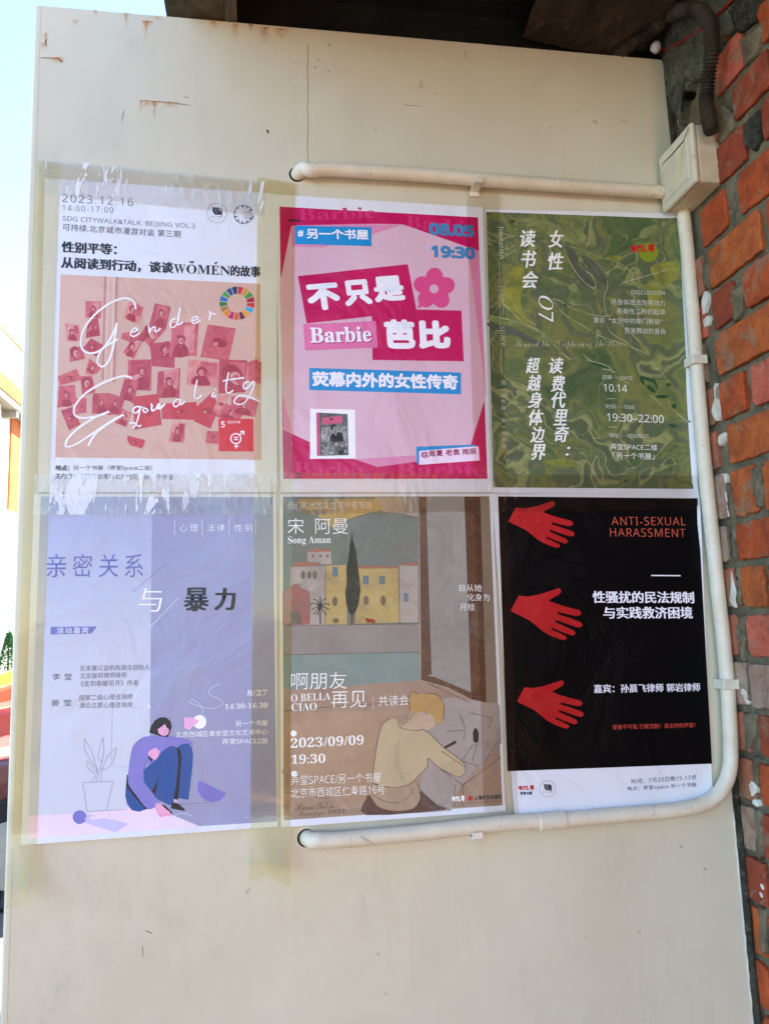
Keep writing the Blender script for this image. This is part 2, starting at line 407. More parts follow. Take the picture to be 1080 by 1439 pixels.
# mortar body (fine grid so its face is uneven)
def mortar_face():
    mb = MB(); ny, nz = 100, 300; y0, y1, z0, z1 = 30, -700, GB, 1200; v = []
    for j in range(nz + 1):
        z = z0 + (z1 - z0) * j / nz
        for i in range(ny + 1):
            y = y0 + (y1 - y0) * i / ny
            r = noise.noise(Vector((y / 22, z / 22, 3))) * 2.4 + noise.noise(Vector((y / 70, z / 60, 7))) * 2.0
            v.append((xw(z) + 4.6 - r, y, z))
    f = [(j * (ny + 1) + i, j * (ny + 1) + i + 1, (j + 1) * (ny + 1) + i + 1, (j + 1) * (ny + 1) + i) for j in range(nz) for i in range(ny)]
    return mb.add(v, f)
mortar_face().build('mortar', M_MORTAR, bw, smooth=True)
MB().box(1035, 1240, -2200, 3600, GB, 1200).build('wall_core', M_MORTAR, bw)
MB().box(1035, 4200, 300, 3600, 1201, 2300).build('upper_storey', m_simple('dull_plaster', (150, 132, 108), .9, .2), bw)
# rest of the wall away from the board: brick courses joined in one mesh
def brick_mesh(poly, proud, seed):
    """poly: (Y,Z) outline on the wall plane; returns verts/faces of an uneven, soft edged brick"""
    rnd = random.Random(seed)
    cy = sum(p[0] for p in poly) / len(poly); cz = sum(p[1] for p in poly) / len(poly)
    out = []
    n = len(poly)
    for i in range(n):
        a, b = poly[i], poly[(i + 1) % n]
        L = math.hypot(b[0] - a[0], b[1] - a[1]); k = max(1, int(L / 8))
        for j in range(k):
            t = j / k; jit = 1.0 if j else .8
            if j and rnd.random() < .08: jit = 3.4
            if j == 0:
                c0 = rnd.uniform(.0, .05) if rnd.random() < .85 else .12
                out.append((a[0] + (cy - a[0]) * c0, a[1] + (cz - a[1]) * c0)); continue
            out.append((a[0] + (b[0] - a[0]) * t + rnd.uniform(-jit, jit), a[1] + (b[1] - a[1]) * t + rnd.uniform(-jit, jit)))
    v = []; m = len(out)
    tilt = rnd.uniform(-.012, .012)
    for (y, z), in zip(out): v.append((xw(z) + 16, y, z))
    for (y, z), in zip(out): v.append((xw(z) - proud + 1.3 + tilt * (y - cy), y, z))
    for (y, z), in zip(out):
        L = math.hypot(y - cy, z - cz) or 1; s = 1 - min(.3, 1.5 / L)
        yy, zz = cy + (y - cy) * s, cz + (z - cz) * s
        v.append((xw(zz) - proud + rnd.uniform(-.7, .7) + tilt * (yy - cy), yy, zz))
    f = []
    for i in range(m):
        j = (i + 1) % m
        f.append((i, j, m + j, m + i)); f.append((m + i, m + j, 2 * m + j, 2 * m + i))
    v.append((xw(cz) - proud - .6, cy, cz)); c = len(v) - 1
    for i in range(m): f.append((2 * m + i, 2 * m + (i + 1) % m, c))
    return v, f
def d2(u, v): return (950 + u / 4.362, v / 4.362)
def r4(u, v): return (900 + u / 3.427, 280 + v / 3.427)
def r5(u, v): return (930 + u / 3.787, 680 + v / 3.787)
def r6(u, v): return (930 + u / 3.607, 1040 + v / 3.607)
def ywall(px, py): return wallat(px, py).y
# course joints: two photo points each give the height of a bed joint
JP = [((1015, 66), None), ((1005, 142), (1080, 62)), ((1010, 200), (1035, 176)), ((1010, 264), (1080, 200)), ((973, 365), (1080, 275)), ((999, 408), (1080, 354)),
      ((988, 478), (1080, 423)), ((990, 540), (1080, 502)), ((996, 604), (1080, 569)), ((1002, 665), (1080, 640)), (r5(450, 180), None),
      (r5(450, 420), None), (r5(450, 675), None), (r5(480, 935), None), (r5(480, 1205), None), (r6(470, 90), None), (r6(475, 335), None),
      (r6(460, 580), None), (r6(480, 840), None), (r6(480, 1100), None), ((1066, 1416), None)]
JZ = []
for a, b in JP:
    z = wallat(*a).z
    if b: z = (z + wallat(*b).z) / 2
    JZ.append(z)
# bricks of each course between joint i and i+1: photo x spans of those in view
BR = [[(1004, 1043), (1068, None)],                   # above J1
      [(975, 1012), (1031, 1080), (1090, None)],
      [(1008, 1046), (1070, None)],
      [(985, 1020), (1036, None)],
      [(979, 988), (996, 1069), (1079, None)],
      [(977, 990), (1003, 1032), (1046, None)],
      [(982, 990), (1008, None)],
      [(992, 1003), (1013, 1047), (1057, None)],
      [(1000, 1009), (1022, None)],
      [(1005, 1022), (1029, 1063), (1073, None)],
      [(1008, 1023), (1035, None)],
      [(1014, 1038), (1042, 1075), (1084, None)],
      [(1022, 1039), (1051, None)],
      [(1028, 1050), (1055, None)],
      [(1033, 1052), (1066, None)],
      [(1038, 1061), (1069, None)],
      [(1042, 1064), (1074, None)],
      [(1048, 1077), (1086, None)],
      [(1052, 1073), (1082, None)],
      [(1056, 1082), (1090, None)]]
rb = random.Random(11)
pitch = (JZ[0] - JZ[-1]) / (len(JZ) - 1)
allc = []
for i, sp in enumerate(BR): allc.append((JZ[i], JZ[i + 1], sp))
z = JZ[0]; k = 0
while z < 1130: allc.append((z + pitch, z, None if z > 420 else [])); z += pitch
z = JZ[-1]
while z > GB + 150: allc.append((z, z - pitch, None)); z -= pitch
nb = 0
def put_brick(y0, y1, zt, zb, mi=None, jit=True):
    global nb
    m = 5.0
    sk = rb.uniform(-1.2, 1.2)
    poly = [(y0, zb + m + sk), (y1, zb + m - sk), (y1, zt - m - sk), (y0, zt - m + sk)]
    v, f = brick_mesh(poly, rb.uniform(.2, 3.2), nb)
    if mi is None: mi = rb.choices(range(6), [5, 5, 4, 2, 1, 2])[0]
    o = mesh_obj('brick', v, f, M_BRICK[mi], bw); nb += 1
    bm = bmesh.new(); bm.from_mesh(o.data); bmesh.ops.recalc_face_normals(bm, faces=bm.faces[:]); bm.to_mesh(o.data); bm.free()
for ci, (zt, zb, sp) in enumerate(allc):
    zm = (zt + zb) / 2; y = -2.0
    if sp:
        for (a, b) in sp:
            # pixel x -> Y on wall at the course's mid height
            def yy(px):
                lo, hi = -900.0, 20.0
                for _ in range(40):
                    mid = (lo + hi) / 2; c = Vector((xw(zm), mid, zm)) - CAM
                    q = [sum(RM[r][i] * c[i] for i in range(3)) for r in range(3)]
                    if 540 + F_PX * q[0] / q[2] > px: lo = mid
                    else: hi = mid
                return (lo + hi) / 2
            ya = yy(a); yb = yy(b) if b else ya - rb.choice([112, 112, 232])
            mi = None
            if a < 1052 and zm < 200 and (b and b - a < 26): mi = rb.choice([3, 4, 5, 3])
            if ci in (13,): mi = rb.choice([4, 5])
            put_brick(ya, yb, zt, zb, mi); y = yb - 11
    else: y = rb.choice([-4, -10, -62])
    first = sp is None or sp == []
    while y > -660:
        L = rb.choice([112, 232]) if not first else rb.choice([50, 112])
        first = False
        put_brick(y, max(y - L, -695), zt, zb); y -= L + 11
# farther stretch, past the camera: joined courses
far = MB(); fz = GB + 150; row = 0
while fz < 1130:
    y = -710 - (row % 2) * 60
    while y > -2150:
        far.box(1030, 1040, y - 226, y, fz + 5, fz + pitch - 5, rb.choice([0, 1, 2])); y -= 237
    fz += pitch; row += 1
fo = far.build('far_courses', M_BRICK[:3], bw, bevel=2, seg=1, kind='stuff')
# clumps of mortar squeezed out of the joints, paint drips, cement patch
def blob(name, pts, mat, parent, thick, seed=0, lift=0, amp=1.0):
    """a thin uneven clump lying on the wall; pts photo outline"""
    P = [wallat(*p) for p in pts]; rnd = random.Random(seed)
    cy = sum(p.y for p in P) / len(P); cz = sum(p.z for p in P) / len(P)
    n = len(P); dn = []
    for i in range(n):
        a, b = P[i], P[(i + 1) % n]; k = max(1, int((a - b).length / 7))
        for j in range(k):
            q = a.lerp(b, j / k); dn.append((q.y + rnd.uniform(-1, 1) * amp, q.z + rnd.uniform(-1, 1) * amp))
    m = len(dn); v = []
    RG = ((1, -10), (1, .2 * thick), (.9, .75 * thick), (.74, .9 * thick), (.56, thick), (.38, thick), (.2, thick))
    for s, t in RG:
        for (y, z) in dn:
            yy, zz = cy + (y - cy) * s, cz + (z - cz) * s
            nz_ = noise.noise(Vector((yy / 9, zz / 9, seed))) * .5 + noise.noise(Vector((yy / 26, zz / 26, seed + 5))) * .6
            v.append((xw(zz) - lift - (t if t < 0 else t * (1 + nz_)), yy, zz))
    f = []
    for r in range(6):
        for i in range(m): f.append((r * m + i, r * m + (i + 1) % m, (r + 1) * m + (i + 1) % m, (r + 1) * m + i))
    v.append((xw(cz) - lift - thick, cy, cz))
    for i in range(m): f.append((6 * m + i, 6 * m + (i + 1) % m, len(v) - 1))
    return mesh_obj(name, v, f, mat, parent, smooth=True)
DR = [[r4(300, 480), r4(315, 440), r4(326, 485), r4(318, 520), r4(303, 555)],
      [r4(307, 580), r4(330, 560), r4(330, 600), r4(312, 615)],
      [r4(357, 900), r4(366, 890), r4(366, 960), r4(385, 970), r4(400, 1010), r4(390, 1050), r4(370, 1068), r4(350, 1040), r4(348, 1000), r4(360, 960)],
      [r4(380, 1140), r4(405, 1125), r4(408, 1150), r4(392, 1185), r4(378, 1175)],
      [r4(385, 1325), r4(408, 1325), r4(412, 1365), r4(388, 1372)],
      [r4(402, 1410), r4(420, 1410), r4(418, 1439), r4(403, 1439)],
      [r5(330, 45), r5(345, 38), r5(354, 70), r5(350, 100), r5(335, 105), r5(328, 80)],
      [r5(345, 115), r5(352, 115), r5(356, 140), r5(368, 160), r5(362, 175), r5(342, 172)],
      [r5(370, 475), r5(378, 465), r5(386, 520), r5(408, 600), r5(404, 655), r5(385, 655), r5(366, 620), r5(372, 560)],
      [r5(425, 1095), r5(445, 1090), r5(458, 1125), r5(462, 1175), r5(448, 1165), r5(438, 1130), r5(425, 1120)],
      [r6(447, 220), r6(465, 208), r6(482, 235), r6(475, 275), r6(462, 290), r6(450, 250)],
      [r6(462, 310), r6(478, 300), r6(490, 335), r6(470, 330)],
      [r6(495, 370), r6(512, 378), r6(508, 410), r6(495, 395)],
      [r6(490, 640), r6(505, 640), r6(508, 690), r6(492, 680)],
      [r6(488, 735), r6(508, 725), r6(524, 750), r6(522, 800), r6(505, 800), r6(488, 770)]]
for i, d in enumerate(DR): blob('paint_drip', closed(d, 3), M_DRIP, bw, 1.0, i, 1.6, .8)
MC = [[d2(240, 640), d2(300, 650), d2(355, 700), d2(355, 790), d2(290, 880), d2(262, 860), d2(270, 760), d2(245, 750)],
      [d2(425, 760), d2(515, 670), d2(525, 850), d2(480, 930), d2(425, 890)],
      [d2(405, 240), d2(500, 170), d2(560, 110), d2(500, 330), d2(430, 400), d2(410, 330)],
      [r5(355, 0), r5(372, 0), r5(395, 200), r5(405, 400), r5(385, 400), r5(375, 200)],
      [r5(400, 440), r5(425, 440), r5(430, 640), r5(415, 650), r5(405, 560)],
      [r5(415, 710), r5(450, 705), r5(452, 820), r5(440, 950), r5(420, 940), r5(412, 820)],
      [r5(450, 1220), r5(510, 1225), r5(500, 1350), r5(460, 1420), r5(448, 1330)],
      [r6(470, 80), r6(500, 90), r6(498, 240), r6(478, 215)], [r6(480, 350), r6(520, 370), r6(525, 580), r6(495, 600)],
      [r6(500, 850), r6(541, 860), r6(541, 1080), r6(515, 1080)], [r4(340, 300), r4(310, 330), r4(312, 420), r4(335, 440)],
      [r4(450, 440), r4(500, 400), r4(500, 520), r4(455, 600)], [r4(545, 1290), r4(590, 1280), r4(590, 1430), r4(550, 1430)],
      [r5(505, 0), r5(545, 0), r5(550, 130), r5(515, 120)]]
for i, d in enumerate(MC): blob('mortar_clump', d, M_CEMENT_D if i in (1,) else M_MORTAR, bw, 3.6, 50 + i, 1.5, 2.0)
blob('cement_patch', [(928, 60), (950, 20), (985, -40), (1030, -80), (1045, -30), (1040, 30), (1015, 60), (1004, 95), (990, 110), (975, 118), (965, 150), (962, 178), (940, 150)],
     M_CEMENT, bw, 11, 5, 2, 2.5)
blob('cement_patch', [(985, -60), (1060, -110), (1090, -20), (1060, 30), (1040, 45), (1030, 10), (1000, 60), (990, 20)], M_CEMENT_D, bw, 8, 8, 1, 3)
# dark drilled hole in the corner
hp = wallat(970, 134)
MB().tube([(hp.x - 9, hp.y, hp.z), (hp.x + 10, hp.y, hp.z)], 5.5, 14).build('drilled_hole', M_DARKHOLE, bw)
# peeling paint and cracked filler along the joint between board and wall
rk = random.Random(3)
for (u0, v0, u1, v1, w) in [(935, 82, 942, 112, 7), (939, 112, 944, 140, 8), (942, 140, 949, 150, 7), (949, 150, 955, 178, 7), (953, 176, 960, 200, 6)]:
    a, b = at(u0, v0), at(u1, v1); v = []
    N = 6
    for i in range(N + 1):
        p = a.lerp(b, i / N); wl, wr = w * rk.uniform(.2, .6), w * rk.uniform(.4, 1.1)
        v += [(p.x - wl, -1.2 - rk.random() * 1, p.z), (p.x + wl * .2, -3.5 - rk.random() * 4, p.z + rk.uniform(-1, 1)), (p.x + wr, -2 - rk.random() * 5, p.z)]
    f = [(3 * i + k, 3 * i + k + 1, 3 * i + k + 4, 3 * i + k + 3) for i in range(N) for k in (0, 1)]
    mesh_obj('paint_flake', v, f, M_FLAKE, board)
cv = []; cr_ = []
for i in range(150):
    zz = 372 - i * (372 + 1250) / 149.0
    cv.append((xb(zz) + 2.5 + 2.2 * noise.noise(Vector((zz / 17, 0, 0))), -1.5 - 1.5 * noise.noise(Vector((zz / 23, 5, 0))), zz))
    cr_.append(4.2 + 1.8 * noise.noise(Vector((zz / 9, 2, 1))) + (1.0 if zz < -720 else 0))
MB().tube(cv, cr_, 8).build('cracked_filler', M_CEMENT_D, bw, smooth=True)
wv = []
for i in range(60):
    zz = -740 - i * 9.0
    wv.append((xb(zz) - 3.5 + 1.2 * noise.noise(Vector((zz / 13, 9, 0))), -.8, zz))
MB().tube(wv, [1.2 + 1.0 * noise.noise(Vector((i / 3, 4, 4))) for i in range(60)], 6).build('paint_ridge', M_FLAKE, board)

# ------------------------------------------------------------------ eave above
ev = root('roof_eave', (650, -900, 384), 'dark underside of the old eave above the board, wooden beam at its left edge', 'eave')
EZ = 381.5; YF = -1900; YB = 260
xb0, xb1, xb2 = at(260, 12).x, at(317, 28).x, at(333, 30).x
def beam(x0, x1, z0, z1, seed):
    mb = MB(); n = 60; v = []; rr = random.Random(seed)
    for i in range(n + 1):
        y = YB + (YF - YB) * i / n
        for (x, z) in ((x0, z0), (x1, z0), (x1, z1), (x0, z1)):
            v.append((x + 1.2 * noise.noise(Vector((y / 50, seed, x))), y, z + (1.1 * noise.noise(Vector((y / 40, seed + 3, x / 9))) if z == z0 else 0)))
    f = [(4 * i + k, 4 * i + (k + 1) % 4, 4 * i + 4 + (k + 1) % 4, 4 * i + 4 + k) for i in range(n) for k in range(4)]
    f += [(0, 1, 2, 3), (4 * n, 4 * n + 1, 4 * n + 2, 4 * n + 3)]
    return mb.add(v, f)
beam(xb0, xb1 - 1.5, EZ + 1, 470, 1).build('edge_beam', M_WOOD, ev)
beam(xb1, xb2, EZ - .5, 455, 2).build('beam_batten', M_WOOD2, ev)
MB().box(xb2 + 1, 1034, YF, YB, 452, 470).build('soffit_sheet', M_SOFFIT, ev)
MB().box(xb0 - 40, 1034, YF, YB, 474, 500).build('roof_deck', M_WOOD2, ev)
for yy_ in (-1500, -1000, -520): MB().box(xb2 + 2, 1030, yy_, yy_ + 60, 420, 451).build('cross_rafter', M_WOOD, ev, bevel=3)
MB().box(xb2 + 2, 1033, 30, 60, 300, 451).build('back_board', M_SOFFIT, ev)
# stained, sagging plaster sheet on the right
def sag():
    v = []; nx, ny = 30, 20
    for j in range(ny + 1):
        for i in range(nx + 1):
            s, t = i / nx, j / ny
            x = 765 + s * 215 + (30 * noise.noise(Vector((t * 4, 1, 1))) * (1 - s)) - 40 * t * (1 - s) * 0
            y = 20 - t * 520
            z = 398 + 26 * (1 - math.sin(math.pi * min(1, s * .9))) * .6 + 7 * noise.noise(Vector((s * 4, t * 5, 2))) + 20 * t * .3
            v.append((x, y, z))
    f = [(j * (nx + 1) + i, j * (nx + 1) + i + 1, (j + 1) * (nx + 1) + i + 1, (j + 1) * (nx + 1) + i) for j in range(ny) for i in range(nx)]
    return MB().add(v, f)
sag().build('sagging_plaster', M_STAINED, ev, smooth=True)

# ------------------------------------------------------------------ conduit pipes
PY = -15.0
def pth(pts, y=PY): return [(lambda p: (p.x, y, p.z))(at(u, v, y)) for u, v in pts]
c1 = root('conduit_pipe', at(670, 260, PY), 'cream pipe along the top of the posters, running into the junction box', 'pipe', 'painted conduit pipes on the board')
h = at(417, 245); t0 = pth([(436, 239), (455, 237.5), (480, 238.5), (520, 241)])
path = smooth_path([(h.x, 6, h.z), (h.x + 3, -4, h.z + 1), (h.x + 10, -11.5, h.z + 3.0)] + t0 + pth([(600, 246), (670, 252), (760, 258.5), (850, 264.5), (936, 270.5)]), 5)
MB().tube(path, 9.6, 20).build('tube', M_PVC2, c1, smooth=True)
MB().tube([(h.x, -.5, h.z), (h.x, 1, h.z)], 11.0, 24).build('wall_hole', M_DARKHOLE, c1)
def clip(px, py, parent, horiz=True):
    p = at(px, py, PY)
    mb = MB()
    if horiz:
        mb.box(p.x - 7, p.x + 7, -28, -1, p.z - 12.5, p.z - 10.2); mb.box(p.x - 7, p.x + 7, -3.4, -.8, p.z - 20, p.z - 10)
        mb.box(p.x - 7, p.x + 7, -28, -25.6, p.z - 12, p.z - 4)
    else:
        q = xw(p.z)
        mb.box(p.x - 12, q - 1, -27.5, -25.8, p.z - 6.5, p.z + 6.5); mb.box(p.x - 12.5, p.x - 10.4, -27, -.8, p.z - 6.5, p.z + 6.5)
        mb.box(p.x + 8, q - 3, -29, -25.8, p.z - 6.5, p.z + 6.5)
    return mb.build('clip', M_PVC, parent, bevel=.8)
clip(669, 251, c1)
c2 = root('conduit_pipe', at(1010, 840, PY), 'cream pipe down the corner beside the brick wall, bending under the posters', 'pipe', 'painted conduit pipes on the board')
vert = [(959, 292), (967, 370), (976, 484), (984, 590), (992.5, 682), (1001, 760), (1009, 838), (1016, 900), (1021.5, 960), (1024.5, 1010), (1026, 1045), (1025.5, 1075), (1019, 1100), (1004, 1121),
        (982, 1132), (958, 1137), (920, 1141.5), (850, 1147), (790, 1152.5), (720, 1156), (667, 1161.5), (600, 1169), (540, 1175), (490, 1179.5), (462, 1181.5), (447, 1181)]
h2 = at(430, 1178)
path = smooth_path(pth(vert) + [(h2.x + 9, -11, h2.z - 1), (h2.x + 3, -4, h2.z), (h2.x, 6, h2.z)], 5)
MB().tube(path, 9.8, 20).build('tube', M_PVC2, c2, smooth=True)
MB().tube([(h2.x, -.5, h2.z), (h2.x, 1, h2.z)], 11.0, 24).build('wall_hole', M_DARKHOLE, c2)
a, b = at(756, 1155.3, PY), at(793, 1151.9, PY)
MB().tube([(a.x, PY, a.z), (b.x, PY, b.z)], 11.2, 20).build('coupling', M_PVC, c2, bevel=1, smooth=False)
for yv in ((756, 1155.3), (993, 690)): pass
clip(667, 1162, c2)
clip(978, 508, c2, False); clip(1021, 961, c2, False)
# junction box on the brick wall
jb = root('junction_box', at(955, 297, -40), 'cream square junction box with cracked lid on the brick wall', 'junction box')
XL = 956.0
A = atx(931, 297, XL); Bp = atx(923, 225, XL); C_ = atx(966, 173, XL); D_ = atx(980, 254, XL)
Y0b, Y1b = (C_.y + D_.y) / 2, (A.y + Bp.y) / 2; Z0b, Z1b = (A.z + D_.z) / 2, (Bp.z + C_.z) / 2
MB().box(XL + 9, xw(170) + 6, Y0b + 2, Y1b - 2, Z0b + 1.5, Z1b - 1.5).build('box_body', M_BOX, jb, bevel=3)
MB().box(XL, XL + 8, Y0b, Y1b, Z0b, Z1b).build('lid', M_BOX, jb, bevel=3.5, seg=3)
MB().box(XL - 1.2, XL + 1, Y0b + 12, Y1b - 12, Z0b + 12, Z1b - 12).build('raised_panel', M_BOX, jb, bevel=1.0)
def onlid(u, v):
    p = atx(u, v, XL - 1.4); return p
def r9(u, v): return (920 + u / 6.543, 100 + v / 6.543)
def lidstroke(name, pts, w, mat, lift):
    P = [onlid(*r9(*p)) for p in pts]; v = []
    for i, p in enumerate(P):
        t = P[min(i + 1, len(P) - 1)] - P[max(i - 1, 0)]; t.x = 0; t.normalize(); nn = Vector((0, -t.z, t.y))
        ww = w * (.3 + .7 * math.sin(math.pi * (i + .5) / len(P)))
        for s in (1, -1): q = p + nn * ww * s; v.append((XL - 1.4 - lift, q.y, q.z))
    return mesh_obj(name, v, [(2 * i, 2 * i + 1, 2 * i + 3, 2 * i + 2) for i in range(len(P) - 1)], mat, jb)
lidstroke('crack', [(65, 858), (110, 810), (160, 760), (210, 700), (262, 640), (280, 590), (310, 510)], 1.1, M_DARKHOLE, .3)
lidstroke('glue_smear', [(265, 650), (250, 720), (235, 790), (240, 860), (215, 930), (210, 1000), (235, 1020)], 4.5, M_GLUE, .2)
# black corrugated conduit: out of the eave, over and down into the box
fc = root('corrugated_conduit', at(985, 185, -60), 'black corrugated hose arching out of the eave into the junction box', 'hose')
def q3(u, v): return (680 + u / 2.7, v / 2.7)
hp_ = []
for (u, v, y) in [(500, 215, 10), (570, 160, -15), (640, 110, -35), (700, 60, -48), (760, 35, -55), (810, 38, -60), (845, 75, -62), (862, 130, -62), (862, 210, -60), (850, 290, -58), (842, 370, -56), (850, 440, -54), (862, 500, -52)]:
    p = at(*q3(u, v), y)
    if u > 730: p = atx(*q3(u, v), xw(p.z) - 24 - 6 * (u < 800))
    hp_.append(tuple(p))
raw = smooth_path(hp_, 40); hp_ = [raw[0]]
for q in raw:
    while (q - hp_[-1]).length > .75: hp_.append(hp_[-1] + (q - hp_[-1]).normalized() * .75)
rad = [8.8 + 1.7 * math.sin(i * .75 * 2 * math.pi / 4.6) for i in range(len(hp_))]
MB().tube(hp_, rad, 16).build('hose', M_BLACK, fc, smooth=False)
# red cable along the wall, grey foam lump
rc = root('red_cable', wallat(1000, 36), 'thin red cable stapled along the top of the brick wall', 'cable')
rp = [(lambda p: (p.x - 14, p.y, p.z))(wallat(u, v)) for u, v in [(930, 77), (945, 71), (965, 62), (985, 50), (1005, 36), (1025, 18), (1050, -8), (1080, -45)]]
MB().tube(smooth_path(rp, 6), 1.8, 8).build('cable', M_RED, rc, smooth=True)
fm = root('foam_lump', at(921, 67, 0), 'small lump of white filler foam under the eave beside the black hose', 'foam')
p = at(921, 66, -12); bm = bmesh.new(); bmesh.ops.create_icosphere(bm, subdivisions=3, radius=1)
vs = [((v.co.x * 8 * (1 + .3 * noise.noise(v.co * 2)) + p.x), (v.co.y * 7 - 12), (v.co.z * 10 * (1 + .3 * noise.noise(v.co * 2.3)) + p.z)) for v in bm.verts]
fs = [tuple(v.index for v in f.verts) for f in bm.faces]; bm.free()
mesh_obj('foam', vs, fs, M_FOAM, fm, smooth=True)
# ------------------------------------------------------------------ posters : flat print built as thin layers on gently waved paper
def surf(X, Z):
    s = 2.0 + .55 * noise.noise(Vector((X / 150, Z / 210, 0))) + .32 * noise.noise(Vector((X / 60, Z / 140, 4)))
    s += 5.0 * max(0, (X - 958) / 30) ** 2 * (1 if Z > -740 else 0)
    s += 3.6 * max(0, (-690 - Z) / 32) ** 2
    return s
STEP = 10.0
def flat_bm(loops):
    """loops: list of closed outlines in (x,z); one ngon each"""
    bm = bmesh.new()
    for lp in loops:
        vs = [bm.verts.new((x, 0, z)) for x, z in lp]
        try: bm.faces.new(vs).normal_update()
        except ValueError: pass
    return bm
def dice(bm):
    for f in bm.faces: f.normal_update()
    bmesh.ops.triangulate(bm, faces=bm.faces[:])
    xs = [v.co.x for v in bm.verts]; zs = [v.co.z for v in bm.verts]
    if not xs: return
    for ax, lo, hi in ((0, min(xs), max(xs)), (2, min(zs), max(zs))):
        k = math.floor(lo / STEP) + 1
        while k * STEP < hi - .01:
            co = [0, 0, 0]; co[ax] = k * STEP; no = [0, 0, 0]; no[ax] = 1
            bmesh.ops.bisect_plane(bm, geom=bm.verts[:] + bm.edges[:] + bm.faces[:], dist=1e-4, plane_co=co, plane_no=no)
            k += 1
def inside_pad(p, c, s): return (c[0] + (p[0] - c[0]) * s, c[1] + (p[1] - c[1]) * s)
def SANS(t):
    out = ''
    for c in t:
        if '0' <= c <= '9': c = chr(0x1D7E2 + ord(c) - 48)
        elif 'A' <= c <= 'Z': c = chr(0x1D5A0 + ord(c) - 65)
        elif 'a' <= c <= 'z': c = chr(0x1D5BA + ord(c) - 97)
        out += c
    return out
class Poster:
    def __init__(s, idx, corners, label, ox, oy, sc, paper=None):
        s.i = idx; s.ox, s.oy, s.sc = ox, oy, sc
        P = [at(u, v, -2) for u, v in corners]
        s.P = P
        c = sum(P, Vector()) / 4
        s.root = root('poster', (c.x, 0, min(p.z for p in P)), label, 'poster', 'event posters taped to the board')
        s.base = idx * .12; s.L = 0
        bm = flat_bm([[(p.x, p.z) for p in P]]); s._emit('paper_sheet', bm, [paper or M_PAPER], 0, 0)
    def c(s, x, y):
        p = at(s.ox + x / s.sc, s.oy + y / s.sc, -2.2); return (p.x, p.z)
    def _emit(s, name, bm, mats, layer, mi=None, do_dice=True, kind=None, label=None):
        if do_dice: dice(bm)
        for f in bm.faces: f.normal_update()
        bmesh.ops.triangulate(bm, faces=[f for f in bm.faces if len(f.verts) > 4])
        off = WL[s.root.name]
        for v in bm.verts:
            x, z = v.co.x, v.co.z
            y = -(surf(x, z) + s.base + layer * .085 + v.co.y)
            v.co = W((x, y, z)) - off
        # faces look towards the viewer
        for f in bm.faces:
            f.normal_update()
            if f.normal.y > 0: f.normal_flip()
            f.smooth = True
        me = bpy.data.meshes.new(name); bm.to_mesh(me); bm.free()
        for m in mats: me.materials.append(m)
        o = bpy.data.objects.new(name, me); COL.objects.link(o); o.parent = s.root; WL[o.name] = off.copy()
        if label: o['label'] = label
        return o
    def poly(s, name, pts, mat, layer, label=None):
        """pts in crop coordinates; list of outlines allowed"""
        if isinstance(pts[0][0], (list, tuple)) and len(pts) > 1 and len(pts) < 8:
            for lp in pts: s.poly(name, lp, mat, layer)
            return
        loops = pts if isinstance(pts[0][0], (list, tuple)) else [pts]
        return s._emit(name, flat_bm([[s.c(*p) for p in lp] for lp in loops]), [mat], layer, label=label)
    def multi(s, name, items, layer, label=None):
        """items: (mat, outline) painted in order in one part, each a hair above the one before"""
        if name in ('swirl_shape_print', 'pen_and_ink_print', 'dark_fleck_print'):
            for k, (m, lp) in enumerate(items): s.poly(name, closed(lp, 4) if len(lp) > 3 and name != 'pen_and_ink_print' else lp, m, layer + k * .07)
            return
        mats = []; big = bmesh.new(); n = len(items)
        for k, (m, lp) in enumerate(items):
            if m not in mats: mats.append(m)
            bm = flat_bm([[s.c(*p) for p in lp]]); dice(bm)
            off = k * (.085 / max(n, 1)) * 1.1
            vm = {v: big.verts.new((v.co.x, off, v.co.z)) for v in bm.verts}
            for f in bm.faces:
                try: g = big.faces.new([vm[v] for v in f.verts]); g.material_index = mats.index(m)
                except ValueError: pass
            bm.free()
        return s._emit(name, big, mats, layer, do_dice=False, label=label)
    def stroke_loop(s, pts, w, taper=0, sm=6):
        P = smooth_path([(p[0], 0, p[1]) for p in [s.c(*q) for q in pts]], sm) if sm else [Vector((p[0], 0, p[1])) for p in [s.c(*q) for q in pts]]
        Lf, R = [], []
        n = len(P)
        for i, p in enumerate(P):
            t = P[min(i + 1, n - 1)] - P[max(i - 1, 0)]
            if t.length < 1e-6: continue
            t.normalize(); nn = Vector((-t.z, 0, t.x)); u = i / (n - 1)
            ww = w / 2 * (1 - taper + taper * abs(math.sin(math.pi * (u * 1.5 + .15))))
            Lf.append(p + nn * ww); R.append(p - nn * ww)
        return [((a.x, a.z), (b.x, b.z)) for a, b in zip(Lf, R)]
    def strokes(s, name, lines, mat, layer, w=1.0, taper=0, sm=6):
        """lines in crop coordinates, w in mm"""
        if name == 'swirl_line_print' and len(lines) > 1:
            for k, ln in enumerate(lines): s.strokes(name, [ln], mat, layer + .07 * (k % 6), w, taper, sm)
            return
        bm = bmesh.new()
        for k, ln in enumerate(lines):
            pr = s.stroke_loop(ln, w, taper, sm); prev = None; n = len(pr)
            for i, (a, b) in enumerate(pr):
                y = (k % 5) * .006 + .03 * i / max(n, 1)
                va, vb = bm.verts.new((a[0], y, a[1])), bm.verts.new((b[0], y, b[1]))
                if prev: bm.faces.new((prev[0], prev[1], vb, va))
                prev = (va, vb)
        return s._emit(name, bm, [mat], layer, do_dice=False)
